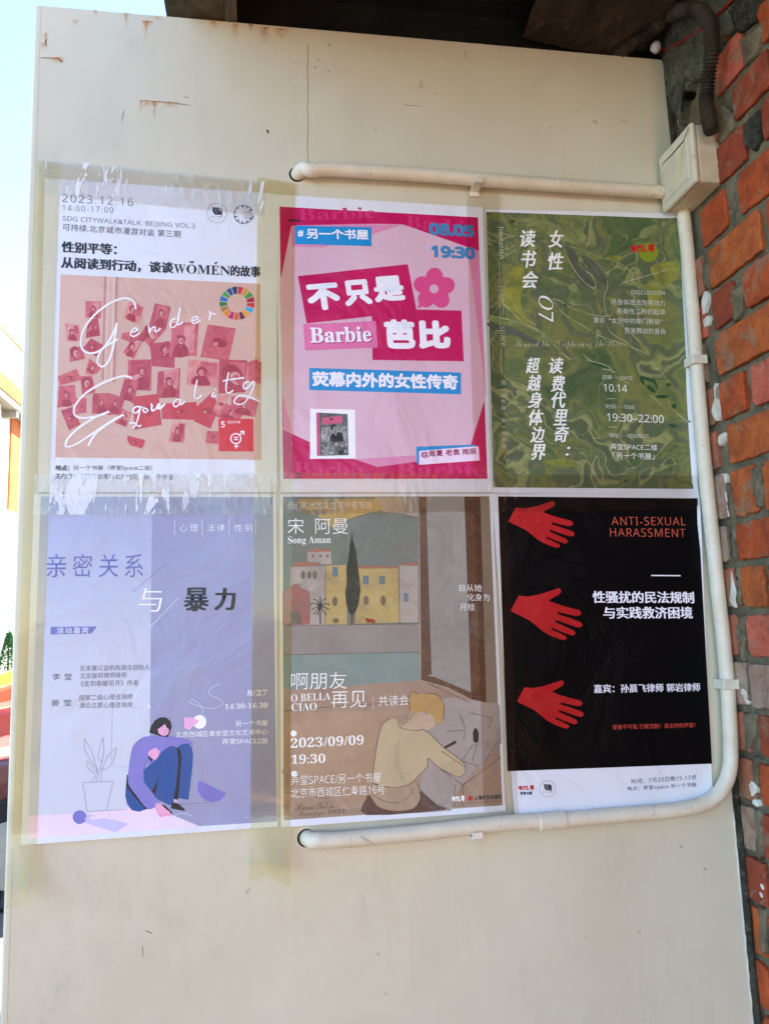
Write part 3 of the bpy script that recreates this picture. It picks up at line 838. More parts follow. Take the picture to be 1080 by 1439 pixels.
    def ell(s, cx, cy, rx, ry=None, n=28, a0=0, a1=360, rot=0):
        ry = ry or rx; out = []
        for k in range(n + (1 if a1 - a0 < 360 else 0)):
            a = math.radians(a0 + (a1 - a0) * k / n); x, y = rx * math.cos(a), ry * math.sin(a)
            r = math.radians(rot); out.append((cx + x * math.cos(r) - y * math.sin(r), cy + x * math.sin(r) + y * math.cos(r)))
        return out
    def ring(s, name, cx, cy, r, w, mat, layer, n=36):
        pts = s.ell(cx, cy, r, n=n); return s.strokes(name, [pts + [pts[0]]], mat, layer, w, sm=0)
    TL = 5
    def text(s, body, x0, y0, x1, y1, mat, h=None, bold=0.0, hs=0.0, sh=0.0, sp=1.0, layer=None, name='text_line', rot90=False):
        """body's outline box runs from (x0,y0) bottom left to (x1,y1) bottom right, h its height in crop pixels"""
        layer = layer or s.TL
        cu = bpy.data.curves.new('t', 'FONT'); cu.body = SANS(body); cu.offset = min(0, bold); cu.space_character = sp; cu.resolution_u = 3; cu.shear = sh
        cu.fill_mode = 'FRONT'
        to = bpy.data.objects.new('t', cu); COL.objects.link(to)
        dg = bpy.context.evaluated_depsgraph_get()
        me = bpy.data.meshes.new_from_object(to.evaluated_get(dg)); bpy.data.objects.remove(to); bpy.data.curves.remove(cu)
        bm = bmesh.new(); bm.from_mesh(me); bpy.data.meshes.remove(me)
        if not bm.verts: bm.free(); return None
        if bold > 0 or hs:                                       # heavier uprights than bars, as in a printed serif face
            src = bm.copy(); geom_faces = list(src.faces)
            B = max(bold, 0); sh_ = [(-hs - B, -B), (hs + B, B), (-hs - B, B), (hs + B, -B)] if B else [(-hs, 0), (hs, 0)]
            if B: sh_ += [(B * 1.3 + hs, 0), (-B * 1.3 - hs, 0), (0, B * 1.3), (0, -B * 1.3)]
            for k, (dx, dz) in enumerate(sh_):
                vm = {v: bm.verts.new((v.co.x + dx, v.co.y + dz, .012 * (k + 1))) for v in src.verts}
                for f in geom_faces:
                    try: bm.faces.new([vm[v] for v in f.verts])
                    except ValueError: pass
            src.free()
        xs = [v.co.x for v in bm.verts]; ys = [v.co.y for v in bm.verts]
        xa, xb, ya, yb = min(xs), max(xs), min(ys), max(ys)
        a, b = Vector(s.c(x0, y0)), Vector(s.c(x1, y1)); d = b - a; L = d.length; e = d / L; up = Vector((-e.y, e.x))
        kx = L / (xb - xa)
        if h:
            q = Vector(s.c((x0 + x1) / 2, (y0 + y1) / 2 - h)); hh = (q - (a + b) / 2).length; ky = hh / (yb - ya)
        else: ky = kx
        for v in bm.verts:
            p = a + e * ((v.co.x - xa) * kx) + up * ((v.co.y - ya) * ky); z = v.co.z
            v.co = (p.x, z * .5, p.y)
        return s._emit(name, bm, [mat], layer, do_dice=(ky * (yb - ya) > 11))
    def vtext(s, chars, mat, size, sh=0.0, bold=0.0, hs=0.0, layer=5, wk=.95):
        """single characters at (char, cx, cy)"""
        for ch, cx, cy in chars:
            w = size * wk / 2 * (1.0 if ch not in '：·' else .35); hh = size if ch not in '：·一' else size * (.55 if ch == '：' else .14)
            s.text(ch, cx - w, cy + hh / 2, cx + w, cy + hh / 2, mat, h=hh, bold=bold, hs=hs, sh=sh, layer=layer, name='character')
    def logo_red(s, x0, y0, x1, y1, mat, layer=6):
        """two quote-mark shapes joined with small strokes between: the bookshop's red mark"""
        w, h = x1 - x0, y1 - y0
        f = lambda u, v: (x0 + u * w, y0 + v * h - .12 * h * u)
        L = [[f(0, .2), f(.22, .18), f(.22, .75), f(.10, 1.05), f(.13, .75), f(0, .72)],
             [f(.27, .2), f(.48, .18), f(.48, .9), f(.41, .9), f(.41, .40), f(.34, .40), f(.34, .9), f(.27, .9)],
             [f(.53, .17), f(.6, .16), f(.6, .72), f(.70, .72), f(.70, .9), f(.53, .9)],
             [f(.76, .15), f(1, .12), f(1, .8), f(.86, 1.15), f(.89, .8), f(.76, .8)]]
        s.poly('logo_mark', L, mat, layer)
    def logo_round(s, cx, cy, r, mat, back=None, layer=6):
        if back: s.poly('logo_disc', s.ell(cx, cy, r), back, layer - 1)
        s.ring('logo_ring', cx, cy, r, .35, mat, layer)
        q = lambda u, v: (cx + u * r, cy + v * r)
        s.poly('logo_flag', [q(-.46, -.62), q(-.2, -.56), q(.3, -.56), q(.52, -.42), q(.56, .3), q(.45, .2), q(-.2, .2), q(-.42, -.1)], mat, layer)
        wh = back or M_PAPER
        s.strokes('logo_lines', [[q(-.3, -.4), q(.1, -.38)], [q(-.25, -.2), q(.05, -.2)], [q(-.18, 0), q(.1, 0)]], wh, layer + 1, .28, sm=0)
        s.text('另一个书屋', cx - r * .55, cy + r * .5, cx + r * .55, cy + r * .5, mat, layer=layer)
        s.text('一个', cx - r * .25, cy + r * .72, cx + r * .25, cy + r * .72, mat, h=r * .14, layer=layer)

K_DK = ink((58, 58, 66), 1.0); K_BK = ink((36, 38, 44), 1.0); K_WH = ink((232, 230, 238), 1.1)
K_GREY = ink((88, 88, 96), 1.0)

# ================= poster 1: gender equality talk
p1 = Poster(0, [(63, 250), (389, 272), (389, 692), (53, 692)], 'white poster headed 2023.12.16 above a pink photo wall with handwritten Gender Equality', 40, 220, 2.997)
p1.text('2023.12.16', 142, 190, 440, 207, K_GREY, h=33, sp=1.25, bold=-.012)
p1.text('14:00-17:00', 143, 227, 356, 236, K_GREY, h=24, sp=1.25, bold=-.012)
p1.text('SDG CITYWALK&TALK. BEIJING VOL.3', 143, 274, 700, 306, K_GREY, h=24, bold=-.01)
p1.text('可持续.北京城市漫游对谈 第三期', 143, 311, 640, 341, K_GREY, h=30, sp=1.05)
p1.text('性别平等：', 138, 403, 372, 414, K_BK, h=47, bold=.012, hs=.03)
p1.text('从阅读到行动，谈谈', 136, 470, 610, 492, K_BK, h=48, bold=.012, hs=.03)
p1.text('𝐖', 612, 490, 660, 492, K_BK, h=38); p1.text('𝐎', 665, 492, 708, 493, K_BK, h=38); p1.text('ˇ', 676, 448, 698, 449, K_BK, h=9, bold=.02)
p1.text('𝐌', 711, 493, 765, 496, K_BK, h=38); p1.text('𝐄', 768, 496, 802, 498, K_BK, h=38); p1.text('´', 782, 452, 796, 453, K_BK, h=9, bold=.02); p1.text('𝐍', 805, 498, 850, 500, K_BK, h=38)
p1.text('的故事', 850, 503, 977, 508, K_BK, h=46, bold=.012, hs=.03)
PK = ink((206, 166, 146), 1.0, (214, 176, 156), 6); PKD = ink((192, 138, 126), 1.0); PKL = ink((220, 188, 170), 1.0)
p1.poly('photo_print', [(135, 495), (975, 535), (981, 1277), (112, 1267)], PK, 1)
p1.multi('photo_door_print', [(PKD, [(318, 504), (330, 504), (318, 940), (306, 940)]), (PKL, [(330, 505), (338, 505), (326, 960), (318, 960)]),
        (PKD, [(366, 506), (378, 507), (366, 950), (354, 950)]), (PKL, [(356, 506), (366, 506), (352, 950), (344, 950)])], 2)
MR = [ink((186, 76, 84), 1.1, (168, 60, 70), 60), ink((200, 104, 106), 1.1, (184, 76, 84), 70), ink((176, 66, 72), 1.1, (196, 96, 96), 50), ink((214, 150, 142), 1.1, (196, 110, 108), 80), ink((196, 56, 62), 1.1, (180, 70, 74), 40)]
FC = ink((210, 162, 146), 1.0, (206, 140, 132), 120); HR = ink((160, 50, 60), 1.1)
def e1(u, v): return ((60 + u / 5.139 - 40) * 2.997, (380 + v / 5.139 - 220) * 2.997)
def e2(u, v): return ((210 + u / 5.139 - 40) * 2.997, (380 + v / 5.139 - 220) * 2.997)
snaps = [(e1, [(310, 220), (425, 222), (420, 345), (308, 340)], 1, 1), (e1, [(330, 350), (400, 345), (415, 470), (310, 488)], 0, 1),
         (e1, [(162, 380), (262, 392), (272, 512), (170, 512)], 3, 1), (e1, [(350, 488), (440, 540), (385, 622), (292, 560)], 0, 0),
         (e1, [(196, 565), (282, 545), (308, 638), (195, 660)], 2, 1), (e1, [(335, 632), (420, 700), (372, 752), (308, 745)], 1, 1),
         (e1, [(108, 765), (245, 710), (278, 790), (125, 830)], 2, 0), (e1, [(270, 765), (355, 755), (380, 880), (285, 905)], 1, 1),
         (e1, [(118, 835), (232, 825), (245, 960), (150, 985), (105, 990)], 1, 1), (e1, [(235, 925), (315, 920), (315, 1025), (240, 1040)], 1, 0),
         (e1, [(130, 1010), (215, 985), (272, 1110), (190, 1155)], 0, 0), (e1, [(362, 888), (478, 885), (475, 1040), (355, 1032)], 0, 1),
         (e1, [(480, 885), (592, 920), (555, 1040), (475, 1045)], 1, 1), (e1, [(625, 212), (735, 260), (690, 390), (580, 350)], 3, 1),
         (e1, [(810, 235), (925, 262), (890, 425), (770, 390)], 0, 1), (e1, [(575, 452), (690, 432), (690, 500), (640, 520), (565, 490)], 2, 0),
         (e1, [(750, 395), (885, 430), (775, 552), (695, 465)], 1, 1), (e1, [(640, 505), (715, 520), (655, 640), (578, 590)], 2, 1),
         (e1, [(615, 645), (790, 640), (782, 870), (612, 860)], 1, 1), (e1, [(590, 780), (695, 800), (655, 962), (555, 905)], 0, 1),
         (e1, [(655, 910), (835, 890), (860, 1115), (660, 1150)], 4, 0), (e1, [(560, 990), (640, 1030), (605, 1130), (520, 1100)], 2, 1),
         (e2, [(0, 530), (140, 508), (185, 560), (180, 705), (20, 690)], 0, 1), (e2, [(160, 380), (355, 370), (340, 620), (180, 610), (150, 560)], 1, 1),
         (e2, [(420, 388), (625, 418), (570, 652), (366, 625)], 1, 0), (e2, [(60, 730), (222, 705), (215, 920), (50, 915)], 0, 1),
         (e2, [(280, 640), (505, 660), (490, 845), (265, 832)], 3, 1), (e2, [(505, 640), (705, 650), (690, 880), (495, 890)], 0, 1),
         (e2, [(705, 665), (770, 640), (808, 665), (806, 820), (705, 800)], 1, 1), (e2, [(86, 960), (340, 950), (345, 1080), (90, 1072)], 4, 0),
         (e2, [(345, 980), (450, 880), (505, 985), (440, 1142), (322, 1090)], 4, 0), (e2, [(590, 905), (790, 940), (760, 1060), (590, 1030)], 1, 1),
         (e2, [(545, 955), (685, 1025), (630, 1110), (470, 1050)], 2, 1), (e2, [(165, 1092), (265, 1100), (250, 1245), (135, 1240)], 3, 1),
         (e2, [(415, 1158), (498, 1162), (495, 1255), (405, 1245)], 1, 0), (e2, [(498, 900), (575, 900), (500, 1050), (460, 1010)], 3, 0),
         (e1, [(612, 1190), (740, 1225), (720, 1288), (630, 1262), (610, 1225)], 4, 0)]
for k, (fn, q, mi, face) in enumerate(snaps):
    it = [(MR[mi], [fn(*p) for p in q])]
    cx = sum(p[0] for p in q) / len(q); cy = sum(p[1] for p in q) / len(q)
    wd_ = max(p[0] for p in q) - min(p[0] for p in q); hd = max(p[1] for p in q) - min(p[1] for p in q); r = min(wd_, hd)
    if face:
        rs = random.Random(k * 7 + 1); ang = rs.uniform(-25, 25); typ = rs.choice('PPCTS')
        hs_ = {'P': rs.uniform(.8, 1.1), 'C': 1.9, 'T': .7, 'S': .9}[typ]
        Q = lambda u, v_: fn(cx + u * (q[1][0] - q[0][0]) * .5 + v_ * (q[2][0] - q[1][0]) * .5, cy + u * (q[1][1] - q[0][1]) * .5 + v_ * (q[2][1] - q[1][1]) * .5)
        toneA, toneB = rs.sample([0, 1, 2, 3], 2)
        u0 = rs.uniform(-.8, .3); it += [(MR[toneA], [Q(u0, -.9), Q(.88, -.9), Q(.88, rs.uniform(-.1, .7)), Q(u0 + .1, rs.uniform(0, .8))])]
        if rs.random() < .5: it += [(MR[toneB], [Q(-.9, .1), Q(rs.uniform(-.3, .2), -.1), Q(0, .9), Q(-.9, .9)])]
        for hx in ([-.35, .35] if typ == 'T' else [rs.uniform(-.15, .2)]):
            hy = rs.uniform(-.25, 0) if typ != 'S' else -.3
            def B(ex, ey, rx, ry, n=9, amp=.22): return [fn(cx + hx * r * .5 + ex * r * hs_ + a_ * (1 + amp * rs.uniform(-1, 1)), cy + hy * r * .5 + ey * r * hs_ + b_ * (1 + amp * rs.uniform(-1, 1))) for a_, b_ in p1.ell(0, 0, rx * r * hs_, ry * r * hs_, n, rot=ang)]
            if typ != 'C': it += [(HR, closed([Q(hx - .55, .9), Q(hx - .45, .35), Q(hx - .1, .15), Q(hx + .3, .2), Q(hx + .55, .5), Q(hx + .6, .9)], 2))]
            it += [(HR, closed(B(rs.uniform(-.05, .05), -.02, .17, .2), 2)), (FC, closed(B(.02, .03, .10, .13, 8, .12), 2)), (MR[1], closed(B(.065, .05, .045, .10, 6, .1), 2)),
                   (MR[2], B(.0, .0, .06, .014, 6)), (MR[2], B(.02, .09, .03, .01, 6)), (MR[toneB], B(-.03, .24, .05, .04, 6))]
    else:
        it += [(HR, [fn(*p) for p in p1.ell(cx + .05 * r, cy, .2 * r, .12 * r, 10, rot=k * 31)]), (FC, [fn(*p) for p in p1.ell(cx - .06 * r, cy + .03 * r, .06 * r, .05 * r, 8)])]
    p1.multi('snapshot_print', it, 2.2 + (k % 4) * .5)
p1.strokes('wire_sketch_print', [[e2(10, 1360), e2(25, 1290), e2(60, 1250), e2(40, 1330), e2(100, 1260)], [e2(110, 1320), e2(150, 1350), e2(170, 1290), e2(200, 1350), e2(240, 1300)],
          [e1(690, 1340), e1(720, 1280), e1(780, 1240), e1(850, 1300)], [e1(310, 1340), e1(350, 1290), e1(400, 1300), e1(480, 1345)]], MR[3], 2, .5)
# script lettering
GT = [[e1(672, 280), e1(660, 230), e1(620, 203), e1(560, 205), e1(470, 245), e1(370, 325), e1(300, 420), e1(275, 510), e1(290, 575), e1(345, 598), e1(410, 580), e1(470, 520), e1(515, 440), e1(535, 378)],
      [e1(535, 378), e1(522, 480), e1(500, 590), e1(465, 670), e1(425, 695), e1(395, 665), e1(410, 600), e1(450, 550), e1(520, 510), e1(545, 495)],
      [e1(645, 778), e1(590, 762), e1(500, 785), e1(400, 830), e1(300, 895), e1(235, 975), e1(225, 1030), e1(260, 1062), e1(340, 1062), e1(420, 1045), e1(480, 1018)],
      [e1(480, 1018), e1(380, 1060), e1(270, 1130), e1(190, 1205), e1(165, 1255), e1(180, 1275), e1(250, 1250), e1(380, 1165), e1(500, 1085), e1(585, 1040)],
      [e1(585, 1040), e1(500, 1090), e1(430, 1140), e1(370, 1195), e1(328, 1268)]]
p1.strokes('script_lettering', GT, K_WH, 5.4, 2.7, taper=.3)
def letters(fn, lst, mat, w):
    p1.strokes('script_lettering', [[fn(*q) for q in l] for l in lst], mat, 5.6, w, taper=.3)
letters(e1, [[(640, 445), (670, 438), (685, 425), (665, 415), (640, 435), (635, 465), (660, 475), (700, 450)],
             [(765, 400), (770, 450), (778, 425), (805, 405), (812, 420), (812, 440), (830, 435), (850, 415)]], K_WH, 2.1)
letters(e2, [[(195, 345), (165, 355), (150, 390), (165, 412), (200, 380), (222, 265)], [(222, 265), (205, 350), (205, 390), (225, 385), (240, 370)],
             [(310, 365), (345, 350), (345, 335), (320, 335), (305, 360), (318, 382), (350, 372), (370, 355)],
             [(425, 300), (440, 305), (430, 360)], [(432, 335), (450, 310), (478, 318)],
             [(15, 1000), (20, 975), (15, 985), (18, 1012), (40, 1005), (62, 968), (60, 1000), (85, 985), (108, 965)],
             [(222, 935), (190, 935), (172, 965), (190, 985), (218, 960), (228, 930), (222, 965), (235, 965), (255, 945)],
             [(345, 790), (330, 860), (325, 915), (345, 925), (380, 900)], [(465, 880), (450, 905), (460, 915), (480, 900)], [(475, 858), (478, 862)],
             [(572, 735), (555, 820), (555, 875), (575, 885), (605, 865)], [(530, 800), (570, 790), (685, 775)],
             [(720, 800), (685, 815), (680, 850), (705, 850), (745, 805), (755, 820), (735, 880), (690, 950), (640, 968), (610, 945), (650, 905), (720, 915), (800, 950)]], K_WH, 2.1)
letters(e1, [[(705, 985), (670, 985), (652, 1010), (665, 1030), (690, 1015), (715, 980)], [(705, 990), (690, 1060), (670, 1115), (650, 1140)], [(625, 1105), (660, 1100), (690, 1125), (712, 1118)],
             [(785, 960), (790, 1005), (812, 1005), (840, 960), (845, 1000), (885, 960)], [(722, 990), (750, 1000), (758, 1015), (735, 1025), (722, 1000)]], K_WH, 2.1)
# colour wheel
wc = [(229, 36, 59), (221, 166, 58), (76, 159, 56), (170, 25, 45), (220, 50, 60), (38, 189, 226), (252, 175, 36), (130, 26, 66), (230, 110, 50), (221, 19, 103), (240, 150, 40), (191, 139, 46), (63, 126, 68), (10, 120, 190), (86, 170, 70), (0, 90, 150), (25, 60, 104)]
for k, c in enumerate(wc):
    a0, a1 = -88 + k * 360 / 17 + 1.6, -88 + (k + 1) * 360 / 17 - 1.6
    o = p1.ell(878, 617, 74, 70, 5, a0, a1); i_ = p1.ell(878, 617, 42, 40, 5, a0 + 1, a1 - 1)
    p1.poly('wheel_segment', o + i_[::-1], ink(c, .8), 3)
p1.poly('goal_tile', [(800, 1103), (947, 1105), (948, 1242), (801, 1241)], ink((214, 48, 52), .95), 5)
p1.text('5', 811, 1141, 827, 1141, K_WH, h=26, bold=.02, layer=6); p1.text('性别平等', 838, 1125, 892, 1125, K_WH, layer=6)
p1.ring('goal_symbol', 873, 1188, 21, 1.6, K_WH, 6)
p1.strokes('goal_symbol', [[(888, 1173), (905, 1158)], [(874, 1209), (874, 1230)], [(866, 1220), (884, 1220)], [(865, 1183), (882, 1183)], [(865, 1192), (882, 1192)], [(892, 1158), (908, 1157)], [(907, 1156), (906, 1172)]], K_WH, 6.4, 1.5, sm=0)
p1.logo_round(793, 237, 41, K_BK, M_PAPER, 4)
NV = ink((36, 58, 92), 1.0)
pts = []
for k in range(22):
    if k in (0, 21): continue
    a = k * 360 / 22; pts.append(p1.ell(905, 243, 42, 40, 1, a - 7, a + 7)[:2] + [(905 + (25 + 9 * (k % 2)) * math.cos(math.radians(a)), 243 + (25 + 9 * (k % 2)) * math.sin(math.radians(a)))])
p1.poly('logo_wreath', pts, NV, 4)
for k, tx in enumerate(['GLOBAL', 'SHAPERS', 'COMMUNITY', 'BEIJING']): p1.text(tx, 908, 234 + 9 * k, 940 + 6 * min(k, 2), 235 + 9 * k, NV, h=6, layer=4)
p1.text('地点：', 112, 1322, 172, 1323, K_BK, h=23, bold=.02); p1.text('另一个书屋（弄堂Space二层）', 188, 1323, 520, 1324, K_DK, h=23)
p1.text('主办方：', 112, 1357, 196, 1358, K_BK, h=23, bold=.02); p1.text('全球杰出青年北京社区、另一个书屋', 212, 1358, 608, 1361, K_DK, h=23)

# ================= poster 2: pink film talk
p2 = Poster(1, [(387, 273), (678, 291), (691, 692), (394, 692)], 'magenta and pale pink poster with flower and tilted title blocks, dated 08.05', 370, 220, 2.997)
MG = ink((196, 22, 92), 1.05, (186, 14, 84), 5); LP = ink((210, 176, 188), 1.12, (204, 166, 180), 5); MP = ink((212, 138, 172), 1.1, (206, 128, 164), 6); BL = ink((30, 140, 200), 1.05)
MG2 = ink((206, 52, 110), 1.0); BT = ink((66, 130, 178), 1.05)
p2.poly('magenta_print', [(68, 210), (903, 255), (943, 1357), (83, 1357)], MG, 1)
for b in [('𝐁𝐚𝐫𝐛𝐢𝐞', 150, 268, 475, 258, 48), ('𝐁𝐚𝐫𝐛𝐢𝐞', 600, 300, 890, 330, 55), ('𝐁𝐚𝐫𝐛𝐢𝐞', 130, 1345, 440, 1350, 60), ('𝐁𝐚𝐫𝐛𝐢𝐞', 560, 1352, 935, 1348, 62)]:
    p2.text(b[0], b[1], b[2], b[3], b[4], MG2, h=b[5], layer=1.6)
p2.multi('pink_shape_print', [(LP, [(68, 540), (118, 290), (300, 285), (480, 283), (585, 285), (745, 340), (908, 398), (937, 1005), (868, 1228), (640, 1285), (480, 1307), (385, 1275), (200, 1205), (84, 1150)]),
    (MP, [(118, 290), (300, 285), (585, 286), (420, 340), (250, 382), (119, 378)]), (MP, [(860, 382), (908, 399), (937, 1005), (900, 700)]),
    (MP, [(385, 1275), (640, 1258), (645, 1284), (480, 1306)]), (MP, [(80, 1000), (125, 1166), (84, 1150)])], 2.2)
p2.poly('blue_bar_print', [[(132, 290), (455, 297), (455, 377), (133, 368)], [(193, 890), (832, 910), (831, 1001), (193, 983)], [(643, 1222), (890, 1213), (893, 1225), (660, 1240), (655, 1298), (645, 1290)]], BL, 3.4)
p2.text('#', 145, 338, 170, 338, K_WH, h=28, bold=.03, hs=.01); p2.text('另一个书屋', 182, 345, 443, 350, K_WH, h=43, bold=.025)
p2.text('08.05', 697, 330, 888, 340, BT, h=52, bold=.05); p2.text('19:30', 706, 424, 892, 433, BT, h=52, bold=.05)
p2.poly('magenta_block_print', [[(145, 503), (607, 453), (645, 652), (182, 703)]], MG, 3.4)
p2.poly('magenta_block_print', [[(455, 640), (833, 648), (843, 862), (459, 857)]], MG, 3.7)
for ch, x0, y0, x1, y1, h in [('不', 192, 652, 330, 640, 112), ('只', 345, 632, 462, 622, 108), ('是', 470, 616, 600, 606, 108)]: p2.text(ch, x0, y0, x1, y1, K_WH, h=h, bold=.045, layer=5)
for ch, x0, y0, x1, y1, h in [('芭', 512, 810, 642, 810, 124), ('比', 655, 810, 790, 810, 120)]: p2.text(ch, x0, y0, x1, y1, K_WH, h=h, bold=.05, layer=5)
p2.poly('pink_block_print', [(167, 706), (472, 693), (480, 805), (175, 817)], ink((216, 112, 160), 1.1), 4)
p2.text('𝐁𝐚𝐫𝐛𝐢𝐞', 203, 790, 462, 784, ink((178, 60, 110), 1), h=66, bold=.01, layer=4.6)
p2.text('𝐁𝐚𝐫𝐛𝐢𝐞', 198, 786, 456, 780, K_WH, h=66, bold=.01, layer=5.2)
p2.text('荧幕内外的女性传奇', 205, 968, 820, 982, K_WH, h=64, bold=.035)
FL = ink((214, 74, 132), 1.05)
for k in range(5):
    a = math.radians(-90 + 72 * k + 2); p2.poly('flower_petal_print', p2.ell(718 + 50 * math.cos(a), 557 + 50 * math.sin(a), 40, 36, 18, rot=math.degrees(a)), FL, 3.4 + .12 * k)
p2.strokes('flower_stem_print', [[(690, 590), (672, 612), (652, 636)]], FL, 3.2, 3.6)
p2.poly('flower_centre_print', p2.ell(718, 557, 19), LP, 4.2)
p2.poly('book_photo_print', [(197, 1062), (385, 1066), (388, 1272), (196, 1273)], ink((226, 224, 234), 1.2), 3.4)
def e8(u, v): return ((440 + u / 10.8 - 370) * 2.997, (560 + v / 10.8 - 220) * 2.997)
BKI = [ink((120, 124, 122), 1, (60, 66, 66), 180), ink((188, 188, 186), 1, (96, 100, 100), 260), ink((205, 70, 110), 1.05, (190, 100, 130), 160)]
it = [(BKI[0], [(95, 215), (520, 235), (535, 860), (100, 870)]), (BKI[2], [(45, 210), (95, 215), (105, 870), (55, 872)]), (BKI[2], [(130, 290), (440, 260), (445, 370), (135, 400)]),
      (BKI[1], [(125, 440), (515, 410), (525, 640), (120, 660)]), (BKI[1], [(165, 730), (305, 720), (305, 855), (160, 862)])]
it += [(BKI[1], p2.ell(x, y, 22, 26, 10)) for x, y in [(190, 500), (440, 470), (490, 540), (170, 590), (350, 690), (440, 720), (500, 700), (230, 690), (480, 800), (390, 800), (420, 640), (140, 800)]]
it += [(K_BK, p2.ell(310, 450, 50, 52, 14)), (BKI[1], p2.ell(322, 470, 34, 44, 14)), (K_BK, [(245, 640), (265, 560), (300, 520), (340, 570), (370, 505), (440, 520), (465, 650), (330, 665)]),
       (K_BK, p2.ell(312, 455, 7, 4, 6)), (K_BK, p2.ell(338, 460, 7, 4, 6)), (K_BK, p2.ell(328, 490, 12, 3, 6)), (K_BK, [(378, 790), (465, 780), (460, 845), (380, 850)]), (K_BK, p2.ell(275, 312, 24, 14, 8))]
p2.multi('book_cover_print', [(m, [e8(*q) for q in l]) for m, l in it], 4.2)
p2.poly('name_tag_print', [(655, 1240), (905, 1219), (910, 1280), (656, 1298)], ink((228, 206, 224), 1.15), 4)
p2.text('@周夏 老袁 雨辰', 665, 1270, 898, 1257, ink((150, 40, 90), 1), h=30, bold=.02)
p2.text('弄堂里', 105, 273, 155, 274, K_BK, h=10, bold=.04); p2.text('弄堂', 135, 1342, 156, 1342, K_BK, h=12, bold=.02); p2.text('书屋', 135, 1356, 160, 1356, K_BK, h=10)

# ================= poster 3: green marbled reading group poster
p3 = Poster(2, [(682.3, 294), (954, 300), (980, 694), (691.5, 693)], 'green marbled poster with slanting white characters set in columns', 670, 270, 3.273)
def m_marble():
    t = NT('green_marbled_ink')
    n0 = t.n('ShaderNodeTexNoise'); n0.inputs['Scale'].default_value = 7; n0.inputs['Detail'].default_value = 3; t.l(t.obj(), n0.inputs['Vector'])
    add = t.n('ShaderNodeVectorMath', operation='MULTIPLY_ADD'); add.inputs[1].default_value = (.34, .34, .34)
    t.l(n0.outputs['Color'], add.inputs[0]); t.l(t.obj(), add.inputs[2])
    big = t.noise(4.2, 3, .55, add.outputs[0], 1.8)
    col = t.ramp(big, [(.30, L3((56, 84, 50))), (.40, L3((88, 106, 62))), (.45, L3((128, 128, 64))), (.48, L3((88, 96, 76))), (.52, L3((78, 98, 62))), (.555, L3((160, 160, 100))), (.58, L3((82, 90, 72))), (.66, L3((60, 88, 50))), (.76, L3((104, 108, 78)))])
    w = t.n('ShaderNodeTexWave'); w.inputs['Scale'].default_value = 3.2; w.inputs['Distortion'].default_value = 9; w.inputs['Detail'].default_value = 2.2; w.inputs['Detail Scale'].default_value = 1.3
    t.l(add.outputs[0], w.inputs['Vector'])
    line = t.ramp(w.outputs[0], [(.46, BLK), (.5, WHT), (.54, BLK)])
    gate = t.ramp(t.noise(5, 2, .5, None, .6), [(.46, BLK), (.58, WHT)])
    col = t.mix(t.math('MULTIPLY', t.math('MULTIPLY', line, gate), .9), col, L3((172, 178, 118)))
    sp = t.ramp(t.noise(55, 4, .7), [(.62, BLK), (.70, WHT)]); g2 = t.ramp(t.noise(9, 2, .5), [(.5, BLK), (.62, WHT)])
    col = t.mix(t.math('MULTIPLY', sp, g2), col, L3((20, 66, 44)))
    fine = t.noise(130, 4, .6); col = t.mix(.26, col, t.mix(fine, L3((40, 60, 36)), L3((150, 160, 110))))
    t.bsdf(col, .38, .3, t.bump(t.noise(60, 3, .5), .12, .002)); return t.m
p3.poly('marbled_print', [(42, 90), (920, 122), (992, 1365), (75, 1358)], m_marble(), 1)
SW = ink((140, 148, 92), 1, (98, 110, 66), 45); SW2 = ink((178, 182, 132), 1.05, (124, 132, 84), 50); DG = ink((26, 72, 48), 1, (40, 84, 50), 90); PUR = ink((96, 98, 90), 1, (76, 86, 66), 40)
YG = ink((150, 150, 62), 1, (104, 114, 58), 34)
p3.multi('swirl_shape_print', [(YG, [(160, 350), (215, 350), (225, 410), (200, 480), (215, 560), (270, 625), (200, 600), (150, 540), (90, 500), (130, 430)]),
    (SW, [(175, 130), (300, 125), (400, 170), (470, 200), (500, 225), (490, 245), (400, 225), (300, 190), (210, 180)]), (SW, [(440, 115), (560, 112), (480, 150), (505, 215), (470, 200), (430, 150)]),
    (PUR, [(405, 250), (440, 255), (470, 320), (520, 370), (540, 420), (510, 445), (470, 410), (430, 340)]), (PUR, [(480, 290), (560, 330), (600, 400), (585, 430), (520, 360)]),
    (SW, [(60, 565), (180, 590), (300, 640), (400, 740), (370, 745), (270, 670), (150, 615), (60, 590)]), (PUR, [(60, 600), (200, 640), (330, 720), (310, 725), (180, 660), (60, 620)]),
    (YG, p3.ell(630, 302, 40, 12)), (YG, p3.ell(615, 490, 24, 8)), (SW, [(760, 170), (830, 150), (800, 200), (700, 225), (740, 205)]),
    (YG, [(800, 340), (915, 320), (915, 400), (850, 430), (820, 400)]), (YG, [(780, 420), (850, 450), (840, 560), (800, 540)]), (YG, [(300, 1240), (420, 1225), (460, 1260), (380, 1262)]),
    (SW, [(790, 1020), (880, 1030), (975, 1052), (960, 1062), (880, 1050), (810, 1040)])], 1.8)
